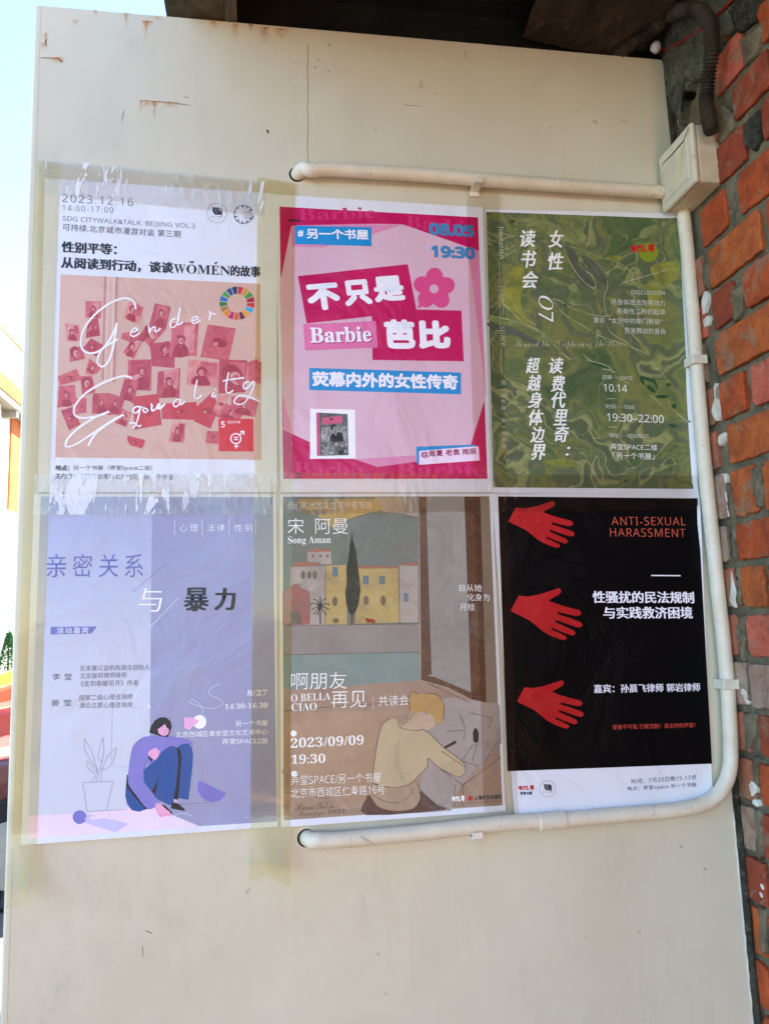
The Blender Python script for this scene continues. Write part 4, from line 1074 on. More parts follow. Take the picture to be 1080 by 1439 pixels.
p3.strokes('swirl_line_print', [[(390, 235), (430, 330), (480, 400), (530, 440), (545, 430), (530, 390), (470, 330), (480, 290), (520, 300), (580, 360), (600, 430), (585, 480), (600, 570), (700, 640), (790, 740)],
    [(400, 245), (480, 265), (560, 300), (640, 320), (700, 360), (720, 390)], [(345, 490), (380, 500), (450, 540), (560, 570), (620, 565)], [(345, 492), (400, 560), (480, 610), (560, 660), (650, 690), (790, 745)],
    [(590, 600), (620, 650), (700, 700), (790, 780), (850, 830), (880, 880)], [(60, 570), (160, 590), (280, 640), (390, 740), (430, 770)], [(480, 740), (560, 800), (640, 830)],
    [(500, 770), (600, 800), (640, 850), (700, 880)], [(790, 930), (850, 980), (890, 1040), (970, 1055)], [(880, 960), (900, 1000), (960, 1050)], [(500, 1050), (540, 1100), (560, 1130), (530, 1130)],
    [(90, 480), (150, 540), (200, 590), (290, 640)], [(100, 500), (170, 560), (210, 600)], [(150, 400), (120, 450), (160, 500), (200, 560), (270, 610)], [(820, 310), (860, 360), (915, 320)], [(330, 1245), (420, 1230), (480, 1250)]], SW2, 2.2, 1.4, taper=.7)
p3.strokes('swirl_line_print', [[(420, 260), (500, 290), (560, 340), (590, 400)], [(480, 300), (540, 350), (580, 420), (570, 470)], [(440, 290), (480, 360), (530, 410)], [(600, 380), (650, 400), (700, 430), (740, 470)]], SW, 2.4, .6, taper=.5)
p3.multi('dark_fleck_print', [(DG, p3.ell(x, y, a, b, 9, rot=r)) for x, y, a, b, r in [(785, 860, 38, 8, 20), (800, 905, 26, 10, 40), (850, 940, 30, 8, 0), (905, 985, 10, 12, 0), (900, 1075, 18, 8, 10), (160, 135, 14, 8, 0), (570, 800, 50, 5, 20), (880, 885, 12, 7, 0), (680, 1330, 9, 6, 0), (890, 1275, 5, 5, 0), (405, 520, 6, 8, 0), (760, 870, 20, 6, 60), (820, 880, 30, 5, 70)]], 2.6)
K_W3 = ink((232, 234, 226), 1.1); K_W3d = ink((206, 210, 196), 1.0)
p3.vtext([('女', 366, 216), ('性', 366, 318)], K_W3, 80, sh=.28, bold=.008, hs=.02)
p3.vtext([('读', 237, 213), ('书', 242, 308), ('会', 248, 403)], K_W3, 80, sh=.28, bold=.008, hs=.02)
p3.text('𝑂7', 282, 474, 282, 590, K_W3, h=None)
p3.vtext([('读', 366, 798), ('费', 373, 881), ('代', 378, 956), ('里', 385, 1036), ('奇', 392, 1113), ('：', 418, 1192)], K_W3, 74, sh=.28, bold=.008, hs=.02)
p3.vtext([('超', 258, 797), ('越', 264, 877), ('身', 268, 956), ('体', 274, 1037), ('边', 279, 1116), ('界', 284, 1196)], K_W3, 74, sh=.28, bold=.008, hs=.02)
for tx, y0, y1 in [('Invitation', 158, 305), ('read', 432, 500), ('space', 617, 708)]: p3.text(tx, 96, y0, 101, y1, K_W3d, h=None, bold=-.01)
p3.strokes('rule_print', [[(101, 308), (104, 432)], [(106, 504), (108, 614)], [(110, 714), (113, 834)], [(668, 416), (872, 358)], [(573, 815), (615, 815)], [(590, 950), (634, 950)], [(603, 1080), (648, 1080)]], K_W3d, 5, .55, sm=0)
ys = [876, 907, 936, 962, 992, 1020, 1050, 1080, 1110, 1140, 1168]
p3.vtext([(c, 119 + k * .6, ys[k]) for k, c in enumerate('另一种性别·另一种声音')], K_W3d, 21)
p3.text('𝓑𝓮𝔂𝓸𝓷𝓭 𝓽𝓱𝓮 𝓟𝓮𝓻𝓲𝓹𝓱𝓮𝓻𝔂 𝓸𝓯 𝓽𝓱𝓮 𝓢𝓴𝓲𝓷', 175, 728, 665, 724, ink((190, 192, 160), 1.0), h=48, bold=-.018, layer=4)
p3.poly('logo_dot_print', p3.ell(788, 277, 44), ink((126, 142, 42), 1.1), 3.4)
p3.logo_red(707, 238, 812, 282, ink((196, 30, 34), 1.0), 5)
p3.text('DISCUSSION', 710, 469, 862, 473, K_W3d, h=19, bold=.0); p3.text('将身体改造为劳动力', 616, 518, 864, 524, K_W3d, h=27)
p3.text('英美性工作的起源', 642, 560, 866, 565, K_W3d, h=27); p3.text('重访', 537, 601, 586, 602, K_W3d, h=26); p3.text('“太空中的摩门教徒”', 606, 603, 853, 608, K_W3d, h=26)
p3.text('赞美舞动的身体', 678, 650, 869, 655, K_W3d, h=28)
p3.text('日期······DATE', 576, 861, 715, 866, K_W3d, h=21); p3.text('10.14', 582, 916, 690, 921, K_W3, h=35); p3.text('时间······TIME', 592, 996, 727, 1000, K_W3d, h=21)
p3.text('19:30–22:00', 597, 1053, 858, 1062, K_W3, h=36); p3.text('地址······ADDRESS', 606, 1128, 790, 1133, K_W3d, h=22)
p3.text('弄堂SPACE二楼', 612, 1184, 828, 1189, K_W3, h=28); p3.text('「另一个书屋」', 625, 1226, 815, 1230, K_W3, h=30)
# ================= poster 4: lavender poster with the seated figure
p4 = Poster(3, [(48, 694), (388, 694), (390, 1161), (29.6, 1187)], 'lavender poster with a drawn woman sitting beside a potted plant', 0, 680, 2.7)
LVL = ink((194, 200, 212), 1.15, (202, 206, 216), 4); LVD = ink((146, 148, 180), 1.05, (154, 158, 184), 4); LVT = ink((168, 172, 202), 1.1)
def m_grad():
    t = NT('printed_lavender_gradient'); sx = t.n('ShaderNodeSeparateXYZ'); t.l(t.obj(), sx.inputs[0])
    mr = t.n('ShaderNodeMapRange'); mr.inputs[1].default_value = .16; mr.inputs[2].default_value = .42; t.l(sx.outputs[2], mr.inputs[0])
    col = t.mix(mr.outputs[0], L3((196, 201, 212), 1.1), L3((160, 164, 194), 1.08)); n1 = t.bump(t.noise(7, 4, .55, dist=.8), .55, .012)
    t.bsdf(col, .36, .4, n1); return t.m
LVL2 = m_grad()
p4.poly('light_lavender_print', [(155, 48), (577, 49), (566, 1228), (540, 1243), (112, 1260), (105, 1340)], LVL2, 1)
p4.poly('dark_lavender_print', [(577, 49), (1035, 50), (1050, 1280), (757, 1298), (566, 1222)], LVD, 1)
#p4.poly('upper_lavender_print', [(155, 48), (577, 49), (573, 420), (330, 500), (135, 560)], LVT, 1.6)
p4.poly('pink_floor_print', [(110, 1260), (330, 1249), (566, 1222), (690, 1275), (760, 1300), (106, 1345)], ink((222, 202, 226), 1.15), 2)
WL4 = ink((232, 234, 244), 1.2)
for tx, x0, x1 in [('心理', 680, 750), ('法律', 785, 852), ('性别', 888, 956)]: p4.text(tx, x0, 180, x1, 180, WL4, h=27, sp=1.35, bold=-.01)
p4.strokes('rule_print', [[(x, 135), (x, 193)] for x in (662, 767, 868, 970)], WL4, 5, .5, sm=0)
PV = ink((112, 112, 176), 1.0)
for ch, x0, x1 in [('亲', 175, 250), ('密', 275, 348), ('关', 375, 448), ('系', 472, 543)]: p4.text(ch, x0, 355, x1, 354, PV, h=88)
p4.strokes('rule_print', [[(503, 410), (632, 303)]], PV, 4, .5, sm=0); p4.strokes('rule_print', [[(568, 545), (677, 433)]], WL4, 4, .5, sm=0)
p4.text('与', 525, 485, 613, 485, WL4, h=90, hs=.012, bold=-.01)
p4.text('暴', 696, 484, 792, 483, K_BK, h=90, bold=.01, hs=.022); p4.text('力', 812, 480, 893, 480, K_BK, h=86, bold=.01, hs=.03)
p4.poly('tag_print', [(192, 543), (368, 541), (345, 568), (191, 572)], PV, 3); p4.text('活动嘉宾', 215, 568, 335, 567, WL4, h=23, sp=1.2)
p4.text('李 莹', 197, 745, 272, 745, K_GREY, h=25, sp=1.1); p4.text('姜 莹', 194, 844, 270, 843, K_GREY, h=25, sp=1.1)
K4 = ink((110, 110, 122), 1.0)
for tx, x0, y0, x1, y1 in [('反家暴公益机构源众创始人', 303, 711, 568, 706), ('北京振邦律师律师', 303, 740, 480, 736), ('《走到春暖花开》作者', 306, 770, 525, 765), ('国家二级心理咨询师', 301, 823, 503, 818), ('源众志愿心理咨询师', 301, 852, 502, 849)]: p4.text(tx, x0, y0, x1, y1, K4, h=22)
p4.text('𝟖/𝟐𝟕', 938, 804, 1013, 803, WL4, h=22, bold=-.01); p4.text('𝟏𝟒:𝟑𝟎-𝟏𝟔:𝟑𝟎', 853, 855, 1015, 849, WL4, h=20, bold=-.01)
for tx, x0, y0, x1, y1 in [('另一个书屋', 893, 921, 1015, 918), ('北京西城区泰安里文化艺术中心', 666, 963, 1015, 951), ('弄堂SPACE2层', 842, 989, 1015, 986)]: p4.text(tx, x0, y0, x1, y1, WL4, h=22)
LN = ink((96, 100, 130), 1); LN2 = ink((150, 154, 190), 1)
p4.strokes('thin_line_print', [[(500, 849), (540, 848)], [(425, 850), (428, 850)], [(426, 850), (424, 1040), (430, 1068), (455, 1074), (482, 1075)]], LN2, 3, .35)
p4.strokes('thin_line_print', [[(313, 1134), (430, 1128)], [(430, 1128), (403, 1240)], [(313, 1134), (330, 1243)], [(330, 1243), (480, 1236)], [(640, 1218), (800, 1210)],
   [(350, 1130), (368, 1090), (345, 1050), (322, 1010), (320, 968)], [(320, 968), (345, 1010), (362, 1060), (372, 1100)], [(365, 1130), (385, 1060), (372, 1040), (378, 1000), (390, 962)], [(390, 962), (394, 1010), (385, 1060)],
   [(380, 1128), (390, 1080), (410, 1030), (442, 1000)], [(442, 1000), (430, 1050), (408, 1080), (382, 1085)], [(360, 1100), (335, 1080), (328, 1050)], [(328, 1050), (350, 1070), (362, 1096)]], LN, 3.2, .4)
def e3(u, v): return ((150 + u / 6.353) * 2.7, (980 + v / 6.353 - 680) * 2.7)
JU = ink((128, 122, 192), 1.05); JE = ink((34, 78, 146), 1.05); SK = ink((228, 162, 196), 1.1); BKP = ink((20, 22, 32), 1)
fig = [(JE, [(170, 790), (165, 880), (180, 950), (225, 1010), (290, 1022), (350, 1000), (380, 960), (300, 800)]), (BKP, [(180, 690), (172, 790), (240, 880), (345, 1000), (375, 995), (300, 850), (210, 700)]),
   (JU, [(380, 345), (300, 370), (245, 420), (222, 470), (200, 600), (190, 720), (200, 790), (260, 870), (372, 1002), (470, 930), (410, 850), (345, 770), (332, 700), (350, 620), (440, 560), (480, 500), (560, 440), (640, 440), (700, 415), (770, 430), (745, 390), (690, 365), (600, 350)]),
   (JE, [(335, 645), (420, 570), (480, 500), (540, 450), (590, 435), (640, 460), (655, 520), (640, 640), (600, 900), (580, 962), (520, 945), (440, 900), (400, 840), (335, 760), (330, 700)]),
   (BKP, [(470, 690), (440, 770), (400, 845), (432, 868), (450, 780)]), (BKP, [(625, 445), (660, 470), (668, 540), (650, 800), (635, 915), (598, 905), (620, 780), (640, 560)]),
   (JE, [(630, 445), (680, 415), (730, 415), (760, 450), (770, 520), (762, 640), (728, 915), (638, 900), (655, 700), (668, 540), (655, 470)]),
   (SK, [(600, 910), (630, 915), (632, 945), (598, 935)]), (BKP, [(590, 935), (640, 950), (695, 1000), (695, 1015), (572, 992), (575, 965)]), (BKP, [(450, 945), (520, 965), (585, 1030), (575, 1042), (520, 1000)]),
   (SK, [(440, 945), (480, 950), (530, 1000), (560, 1020), (580, 1058), (550, 1060), (520, 1060), (480, 1075), (455, 1050), (430, 985)]),
   (SK, [(370, 490), (400, 465), (440, 450), (475, 485), (460, 530), (430, 565), (400, 540), (370, 515)]), (BKP, [(370, 520), (410, 560), (400, 575), (372, 545)]),
   (BKP, [(378, 315), (395, 260), (430, 205), (480, 178), (530, 180), (570, 215), (580, 265), (565, 310), (545, 355), (480, 348), (440, 335)]),
   (SK, [(455, 285), (490, 262), (520, 238), (535, 270), (557, 290), (550, 325), (525, 345), (490, 340), (462, 320)])]
p4.multi('seated_figure_print', [(m, [e3(*q) for q in (closed(l, 3) if len(l) > 11 else l)]) for m, l in fig], 4, label='woman with black bob, purple jumper and blue jeans, printed')
p4.strokes('face_line_print', [[e3(485, 285), e3(495, 290), e3(505, 288)], [e3(525, 296), e3(535, 302), e3(545, 298)], [e3(518, 290), e3(520, 308), e3(510, 310)], [e3(505, 322), e3(515, 327), e3(522, 322)],
    [e3(480, 1040), e3(485, 1062)], [e3(510, 1035), e3(518, 1058)], [e3(540, 1030), e3(552, 1055)], [e3(335, 640), e3(345, 580), e3(372, 540)], [e3(385, 520), e3(395, 512), e3(405, 520)]], LN, 5.3, .35)
PB = ink((118, 116, 190), 1.05)
p4.poly('ball_print', p4.ell(302, 1265, 26), PB, 3.2); p4.poly('ball_shade_print', [(322, 1250), (490, 1290), (440, 1322), (318, 1285)], ink((190, 184, 220), 1.1), 2.6)
p4.poly('half_disc_print', [e3(825, 742)] + [e3(*p) for p in [(1065, 857), (1040, 895), (1000, 925), (940, 938), (880, 920), (835, 880), (808, 820), (812, 770)]], PB, 3)
p4.poly('white_disc_print', p4.ell(757, 903, 26), WL4, 3); p4.poly('pink_triangle_print', [e3(693, 178), e3(770, 182), e3(825, 212), e3(735, 295), e3(690, 270)], ink((226, 170, 208), 1.1), 3.6)
p4.strokes('squiggle_print', [[(838, 758), (800, 775), (795, 800), (830, 815), (845, 832), (820, 850), (780, 850), (740, 838), (718, 828), (728, 818), (755, 835), (770, 860), (765, 875)], [(655, 1262), (690, 1250), (728, 1260)]], LVL, 3, .6)
p4.poly('tiny_mark_print', [(560, 850), (566, 836), (572, 850)], WL4, 3)

# ================= poster 5: painting poster (seen from behind, a figure writes at a table by an open window)
p5 = Poster(4, [(393, 694.5), (691.3, 694), (709.5, 1139), (394.5, 1162)], 'beige painting poster of a figure writing by an open harbour window', 380, 680, 2.768)
def wc_(a, b, sc=22, k=.92):
    g = lambda c: tuple(int(x * .88 + sum(c) / 3 * .12) for x in c)
    key = ('wc', a, b, sc)
    if key in _m: return _m[key]
    t = NT('watercolour'); A, B = L3(g(a), k), L3(g(b), k)
    col = t.mix(t.ramp(t.noise(sc, 8, .7, dist=1.0), [(.36, BLK), (.64, WHT)]), A, B)
    col = t.mix(t.math('MULTIPLY', t.ramp(t.noise(11, 7, .7, dist=1.6), [(.5, BLK), (.68, WHT)]), .5), col, L3((128, 116, 100), k))
    col = t.mix(t.math('MULTIPLY', t.ramp(t.noise(260, 3, .7), [(.5, BLK), (.7, WHT)]), .05), col, L3((220, 208, 188)))
    t.bsdf(col, .42, .3); _m[key] = t.m; return t.m
def e5(u, v): return ((390 + u / 5.143 - 380) * 2.768, (690 + v / 5.143 - 680) * 2.768)
def e4(u, v): return ((500 + u / 4.909 - 380) * 2.768, (960 + v / 4.909 - 680) * 2.768)
BASE = wc_((182, 160, 134), (168, 146, 120)); GRN = wc_((126, 134, 112), (112, 122, 106)); YEL = wc_((196, 168, 92), (184, 150, 78)); HIL = wc_((116, 124, 106), (130, 134, 122), 30)
QU = wc_((160, 150, 136), (150, 138, 126), 16); TEAL = wc_((128, 150, 136), (140, 156, 142), 18); SILL = wc_((178, 150, 124), (168, 134, 108), 18); FLO = wc_((176, 140, 106), (190, 156, 124), 14)
HSW = wc_((186, 172, 152), (176, 160, 140), 30); HSY = wc_((200, 174, 104), (190, 160, 88), 30); RUF = wc_((178, 120, 90), (166, 106, 80), 40); PKH = wc_((178, 108, 92), (168, 96, 82), 40)
BRN = wc_((110, 68, 36), (88, 54, 32), 40); BRN2 = wc_((96, 68, 52), (118, 84, 60), 60); PANE = wc_((164, 158, 144), (152, 146, 134), 12); TBL = wc_((176, 162, 150), (164, 148, 138), 14)
WIN = wc_((112, 138, 140), (98, 120, 124), 60); ARC = wc_((128, 112, 84), (112, 98, 74), 60); CYP = wc_((50, 56, 42), (62, 68, 48), 80); SHL = wc_((206, 180, 136), (188, 170, 128), 14); HAI = wc_((202, 160, 92), (190, 144, 80), 40); SKN = wc_((206, 176, 142), (198, 164, 130), 30)
LNB = ink((84, 70, 60), 1, (110, 92, 78), 60); SKT = wc_((106, 76, 62), (86, 62, 52), 30)
p5.poly('painting_ground_print', [(48, 50), (850, 48), (900, 1250), (52, 1308)], BASE, 1)
it = [(GRN, [(48, 50), (575, 49), (578, 548), (48, 552)]), (YEL, [e5(*q) for q in [(150, 60), (400, 60), (760, 60), (760, 130), (620, 170), (500, 210), (400, 270), (300, 190), (215, 150)]]),
      (wc_((176, 164, 140), (166, 150, 126)), [e5(*q) for q in [(700, 44), (1015, 44), (1015, 190), (900, 165), (760, 150)]]),
      (HIL, [e5(*q) for q in [(500, 215), (600, 175), (760, 155), (900, 165), (1000, 195), (1015, 540), (500, 545)]]),
      (HSW, [e5(*q) for q in [(215, 440), (385, 430), (388, 530), (215, 530)]]), (RUF, [e5(*q) for q in [(225, 420), (380, 418), (388, 438), (215, 442)]]),
      (HSW, [e5(*q) for q in [(90, 548), (345, 545), (345, 970), (90, 972)]]), (RUF, [e5(*q) for q in [(125, 512), (310, 515), (300, 545), (100, 550)]]),
      (HSY, [e5(*q) for q in [(345, 540), (500, 535), (500, 968), (345, 968)]]), (HSY, [e5(*q) for q in [(580, 560), (870, 555), (878, 950), (560, 960)]]), (RUF, [e5(*q) for q in [(590, 540), (870, 543), (868, 560), (588, 562)]]),
      (HSW, [e5(*q) for q in [(878, 535), (1012, 540), (1015, 950), (882, 950)]]), (RUF, [e5(*q) for q in [(905, 520), (1010, 515), (1012, 540), (890, 540)]]),
      (PKH, [e5(*q) for q in [(35, 725), (135, 672), (225, 730), (228, 965), (35, 972)]]), (ARC, [e5(*q) for q in [(95, 965), (95, 890), (130, 862), (162, 890), (165, 965)]])]
for x, y in [(183, 607), (228, 607), (268, 607)]: it.append((ARC, [e5(*q) for q in p5.ell(x, y, 17, 30, 12)]))
for x, y in [(255, 470), (308, 470), (360, 470)]: it.append((ARC, [e5(*q) for q in p5.ell(x, y, 9, 12, 10)]))
for x, y in [(413, 798), (638, 792), (762, 792)]: it.append((ARC, [e5(*q) for q in p5.ell(x, y, 20, 36, 12)]))
for x0, y0, x1, y1 in [(395, 550, 435, 620), (615, 612, 658, 675), (732, 615, 775, 675), (910, 738, 943, 802)]: it.append((WIN, [e5(x0, y0), e5(x1, y0), e5(x1, y1), e5(x0, y1)]))
it += [(ARC, [e5(*q) for q in p5.ell(420, 938, 24, 20, 10)]),
       (CYP, [e5(*q) for q in [(537, 290), (545, 360), (568, 440), (578, 540), (592, 640), (598, 720), (585, 820), (560, 880), (538, 905), (515, 880), (495, 820), (488, 740), (498, 660), (495, 560), (512, 470), (522, 380)]]),
       (BRN2, [e5(*q) for q in [(528, 900), (548, 900), (548, 965), (526, 965)]]), (ink((150, 50, 40), 1.1), [e5(*q) for q in [(632, 918), (700, 928), (708, 950), (695, 955), (650, 950), (640, 940)]])]
p5.multi('harbour_town_print', it, 2)
p5.strokes('palm_print', [[e5(308, 765), e5(306, 830), e5(308, 960)]], CYP, 4.4, 1.7)
p5.strokes('palm_print', [[e5(306, 835), e5(306 + a * .55, 835 + b * .75 - 12), e5(306 + a, 835 + b)] for a, b in [(-70, -15), (-60, 25), (-45, 55), (68, -12), (66, 25), (45, 60), (-50, -48), (45, -50), (0, -75), (-20, 60)]], CYP, 4.6, 1.5, taper=.5)
p5.strokes('horse_line_print', [[e5(640, 945), e5(645, 968)], [e5(700, 948), e5(722, 968)], [e5(660, 950), e5(655, 968)], [e5(690, 952), e5(685, 966)], [e5(632, 920), e5(618, 912)]], ink((130, 50, 40), 1), 4.6, .6, sm=0)
p5.multi('quay_and_water_print', [(QU, [(48, 551), (577, 545), (578, 655), (48, 665)]), (TEAL, [(48, 665), (578, 655), (582, 765), (430, 775), (200, 795), (50, 800)])], 2.8)
p5.multi('window_print', [(PANE, [(605, 50), (757, 50), (785, 815), (620, 745)]), (BRN2, [(578, 50), (604, 50), (626, 742), (600, 748), (586, 760)]), (BRN, [(753, 50), (815, 50), (838, 850), (780, 852)]),
     (BRN2, [(590, 742), (640, 752), (780, 812), (782, 838), (690, 792), (583, 762)]), (wc_((158, 142, 120), (148, 130, 108)), [(815, 50), (850, 50), (883, 850), (838, 850)])], 2.8)
p5.multi('room_print', [(SILL, [(50, 800), (200, 795), (430, 775), (585, 765), (700, 800), (780, 838), (885, 860), (900, 1245), (52, 1305)]), (FLO, [(50, 890), (560, 880), (420, 920), (395, 1180), (380, 1270), (51, 1300)]),
     (TBL, [(560, 860), (700, 830), (890, 860), (897, 1010), (740, 1170), (700, 1270), (560, 1280), (590, 1140)])], 3.3)
shl = [e4(*q) for q in [(235, 245), (290, 262), (330, 310), (400, 325), (455, 320), (510, 350), (600, 440), (720, 530), (752, 580), (745, 630), (700, 645), (640, 620), (560, 575), (497, 520), (490, 580), (440, 630), (385, 685), (340, 710), (250, 720), (180, 710), (120, 690), (118, 600), (135, 480), (155, 360), (190, 280)]]
figp = [(SKN, [e4(*q) for q in [(400, 190), (350, 260), (300, 285), (340, 315), (400, 330), (450, 318), (490, 320), (530, 290), (520, 240), (480, 215)]]), (SHL, shl),
   (HAI, [e4(*q) for q in [(375, 90), (385, 60), (405, 58), (425, 78), (480, 70), (540, 78), (590, 110), (605, 160), (600, 240), (580, 285), (560, 290), (545, 250), (500, 215), (460, 200), (430, 205), (395, 200), (370, 180), (365, 120)]]),
   (SKN, [e4(*q) for q in [(485, 230), (510, 215), (540, 255), (545, 290), (510, 315), (485, 322), (470, 290)]]),
   (wc_((186, 158, 124), (172, 142, 110)), [e4(*q) for q in [(118, 695), (250, 722), (385, 690), (430, 720), (440, 780), (400, 850), (300, 875), (180, 860), (110, 800), (95, 740)]]),
   (SKT, [e4(*q) for q in [(68, 800), (95, 775), (150, 850), (260, 880), (390, 865), (440, 800), (440, 740), (500, 790), (560, 840), (600, 872), (70, 908)]])]
p5.multi('writing_figure_print', [(m, closed(l, 3)) for m, l in figp], 5, label='figure in a sand coloured jumper seen from behind, printed')
p5.strokes('drawn_line_print', [shl[-3:] + shl[:1], shl[-7:-2], [shl[i] for i in range(4, 16)], [shl[i] for i in range(15, 21)], [e4(290, 262), e4(300, 300), e4(350, 322), e4(420, 328), e4(460, 318)], [e4(400, 200), e4(360, 260), e4(310, 288)],
     [e4(95, 740), e4(160, 800), e4(280, 825), e4(370, 780), e4(392, 720)], [e4(68, 905), e4(65, 830), e4(95, 775)], [e4(420, 690), e4(450, 760), e4(500, 800), e4(600, 868)], [e4(480, 70), e4(560, 82), e4(605, 150), e4(600, 250)], [e4(375, 190), e4(362, 110), e4(385, 60), e4(425, 78)],
     [e4(750, 580), e4(590, 470)], [e4(560, 575), e4(735, 705)], [e4(735, 705), e4(1000, 510)], [e4(735, 705), e4(732, 850)], [e4(682, 700), e4(672, 850)], [e4(720, 535), e4(840, 572)], [e4(710, 215), e4(750, 310), e4(740, 390)], [e4(785, 205), e4(935, 240)], [e4(935, 240), e4(915, 310)],
     [e4(620, 335), e4(740, 325)], [e4(885, 550), e4(990, 380)], [e4(730, 530), e4(810, 420)], [e4(800, 540), e4(830, 420)], [e4(488, 0), e4(600, 50), e4(790, 138)]], LNB, 6.6, .95, taper=.5)
p5.strokes('drawn_line_print', [[(50, 552), (300, 548), (575, 545)], [(50, 665), (300, 660), (576, 655)], [(50, 885), (300, 862), (540, 850)], [(50, 1110), (60, 1130), (230, 1160)], [(60, 1200), (230, 1225)], [e5(500, 215), e5(600, 178), e5(760, 158), e5(900, 166), e5(985, 195)],
     [e5(345, 545), e5(342, 960)], [e5(872, 545), e5(880, 950)], [e5(35, 725), e5(135, 672), e5(225, 730), e5(228, 960)], [e5(95, 965), e5(95, 890), e5(130, 862), e5(162, 890), e5(165, 965)]], LNB, 4.9, .8, taper=.5, sm=3)
p5.multi('pen_and_ink_print', [(ink((44, 38, 34), 1), [e4(605, 440), e4(685, 395), e4(692, 412), e4(618, 452)]), (ink((44, 38, 34), 1), [e4(*q) for q in [(805, 340), (815, 312), (832, 312), (845, 345), (842, 405), (825, 415), (806, 400)]])], 7)
K5 = ink((236, 232, 222), 1.15)
p5.TL = 7.6
p5.text('我们时代的女性写作者专题', 66, 100, 393, 97, ink((206, 200, 170), 1.1), h=30, bold=-.005)
p5.text('宋', 66, 194, 130, 194, K5, h=60, bold=-.008); p5.text('阿曼', 174, 195, 302, 195, K5, h=60, bold=-.008)
p5.text('𝐒𝐨𝐧𝐠 𝐀𝐦𝐚𝐧', 68, 240, 234, 238, K5, h=35, bold=-.007)
p5.text('自从她', 733, 418, 820, 419, K5, h=28, bold=-.008); p5.text('化身为', 765, 455, 850, 456, K5, h=28, bold=-.008); p5.text('月桂', 735, 493, 793, 493, K5, h=28, bold=-.008)
p5.text('啊朋友', 80, 801, 296, 797, K5, h=66, bold=-.006); p5.text('再见', 236, 872, 372, 869, K5, h=64, bold=-.006)
p5.text('𝐎 𝐁𝐄𝐋𝐋𝐀', 80, 849, 233, 840, K5, h=30, bold=-.007); p5.text('𝐂𝐈𝐀𝐎', 82, 884, 180, 880, K5, h=30, bold=-.007)
p5.strokes('rule_print', [[(398, 828), (398, 878)]], K5, 7.6, .4, sm=0); p5.text('共读会', 420, 864, 537, 861, K5, h=40, bold=-.006)
p5.poly('bullet_print', p5.ell(90, 971, 12), K5, 7.6); p5.poly('bullet_print', p5.ell(92, 1128, 12), K5, 7.6)
p5.text('𝟐𝟎𝟐𝟑/𝟎𝟗/𝟎𝟗', 78, 1028, 362, 1014, K5, h=38); p5.text('𝟏𝟗:𝟑𝟎', 80, 1090, 213, 1085, K5, h=36)
p5.text('弄堂SPACE/另一个书屋', 80, 1172, 428, 1160, K5, h=38, bold=-.008); p5.text('北京市西城区仁寿路16号', 80, 1223, 443, 1207, K5, h=38, bold=-.008)
p5.text('𝓗𝓾𝓷𝓸 𝓣𝓸𝓵𝓼𝓸', 95, 1272, 245, 1262, LNB, h=28, bold=-.006); p5.text('𝓕𝓲𝓻𝓮𝓷𝔃𝓮 𝟏𝟗𝟑𝟏.', 105, 1298, 297, 1286, LNB, h=24, bold=-.006)
p5.logo_red(705, 1212, 752, 1238, K5, 7.6); p5.poly('publisher_square_print', [(767, 1216), (784, 1215), (784, 1231), (767, 1232)], ink((190, 50, 44), 1), 7.6)
p5.text('上海文艺出版社', 790, 1230, 900, 1224, K_BK, h=17, bold=.02); p5.text('SHANGHAI LITERATURE & ART PUBLISHING', 768, 1243, 898, 1235, LNB, h=5)

# ================= poster 6: black poster with the three red hands
p6 = Poster(5, [(690.6, 693.7), (981, 694), (1001, 1132), (721.5, 1147)], 'black poster with three red hands and a white strip at its foot', 680, 680, 2.842)
p6.poly('black_print', [(55, 50), (848, 58), (908, 1118), (93, 1148)], ink((3, 6, 9), .8, (4, 8, 12), 6, .35, spec=.12), 1)
HD = [(137, 446), (175, 450), (225, 440), (265, 427), (297, 416), (307, 424), (303, 438), (280, 452), (256, 466), (285, 478), (330, 492), (378, 504), (387, 514), (382, 526), (365, 528), (320, 518), (294, 511), (292, 520), (330, 532), (385, 552), (393, 562), (385, 573), (370, 573), (325, 558), (286, 544), (284, 553), (320, 568), (358, 586), (365, 597), (355, 606), (338, 602), (300, 588), (270, 574), (268, 582), (300, 596), (325, 608), (330, 616), (322, 624), (305, 622), (268, 608), (235, 590), (205, 565), (180, 545), (150, 530), (105, 508)]
RD = ink((188, 26, 32), .9, (176, 20, 26), 10)
p6.poly('red_hand_print', HD, RD, 3)
p6.poly('red_hand_print', [(160 + (x - 137) * .93, 812 + (y - 446) * .93) for x, y in HD], RD, 3)
p6.poly('red_hand_print', [(125 + (x - 137) * .92, 95 + (y - 446) * .9) for x, y in HD], RD, 3)
OR = ink((206, 92, 70), 1.1)
p6.text('ANTI-SEXUAL', 508, 165, 803, 166, OR, h=33, sp=1.1, bold=-.012); p6.text('HARASSMENT', 502, 210, 803, 213, OR, h=33, sp=1.1, bold=-.012)
p6.strokes('rule_print', [[(665, 366), (783, 367)]], K_WH, 4, 1.6, sm=0)
p6.text('性骚扰的民法规制', 432, 476, 838, 478, K_WH, h=48, bold=.008, hs=.022); p6.text('与实践救济困境', 475, 539, 832, 538, K_WH, h=48, bold=.008, hs=.022)
p6.text('嘉宾：孙晨飞律师 郭岩律师', 437, 836, 862, 829, K_WH, h=34, bold=.004, hs=.014)
p6.text('受害不可耻 打破沉默！发出你的声音！', 512, 982, 842, 973, ink((176, 62, 48), 1.1), h=20, bold=.01)
p6.text('时间：7月23日晚15-17点', 587, 1199, 846, 1181, K_DK, h=20, sp=1.1); p6.text('地点：弄堂space-另一个书屋', 570, 1229, 846, 1212, K_DK, h=20, sp=1.1)
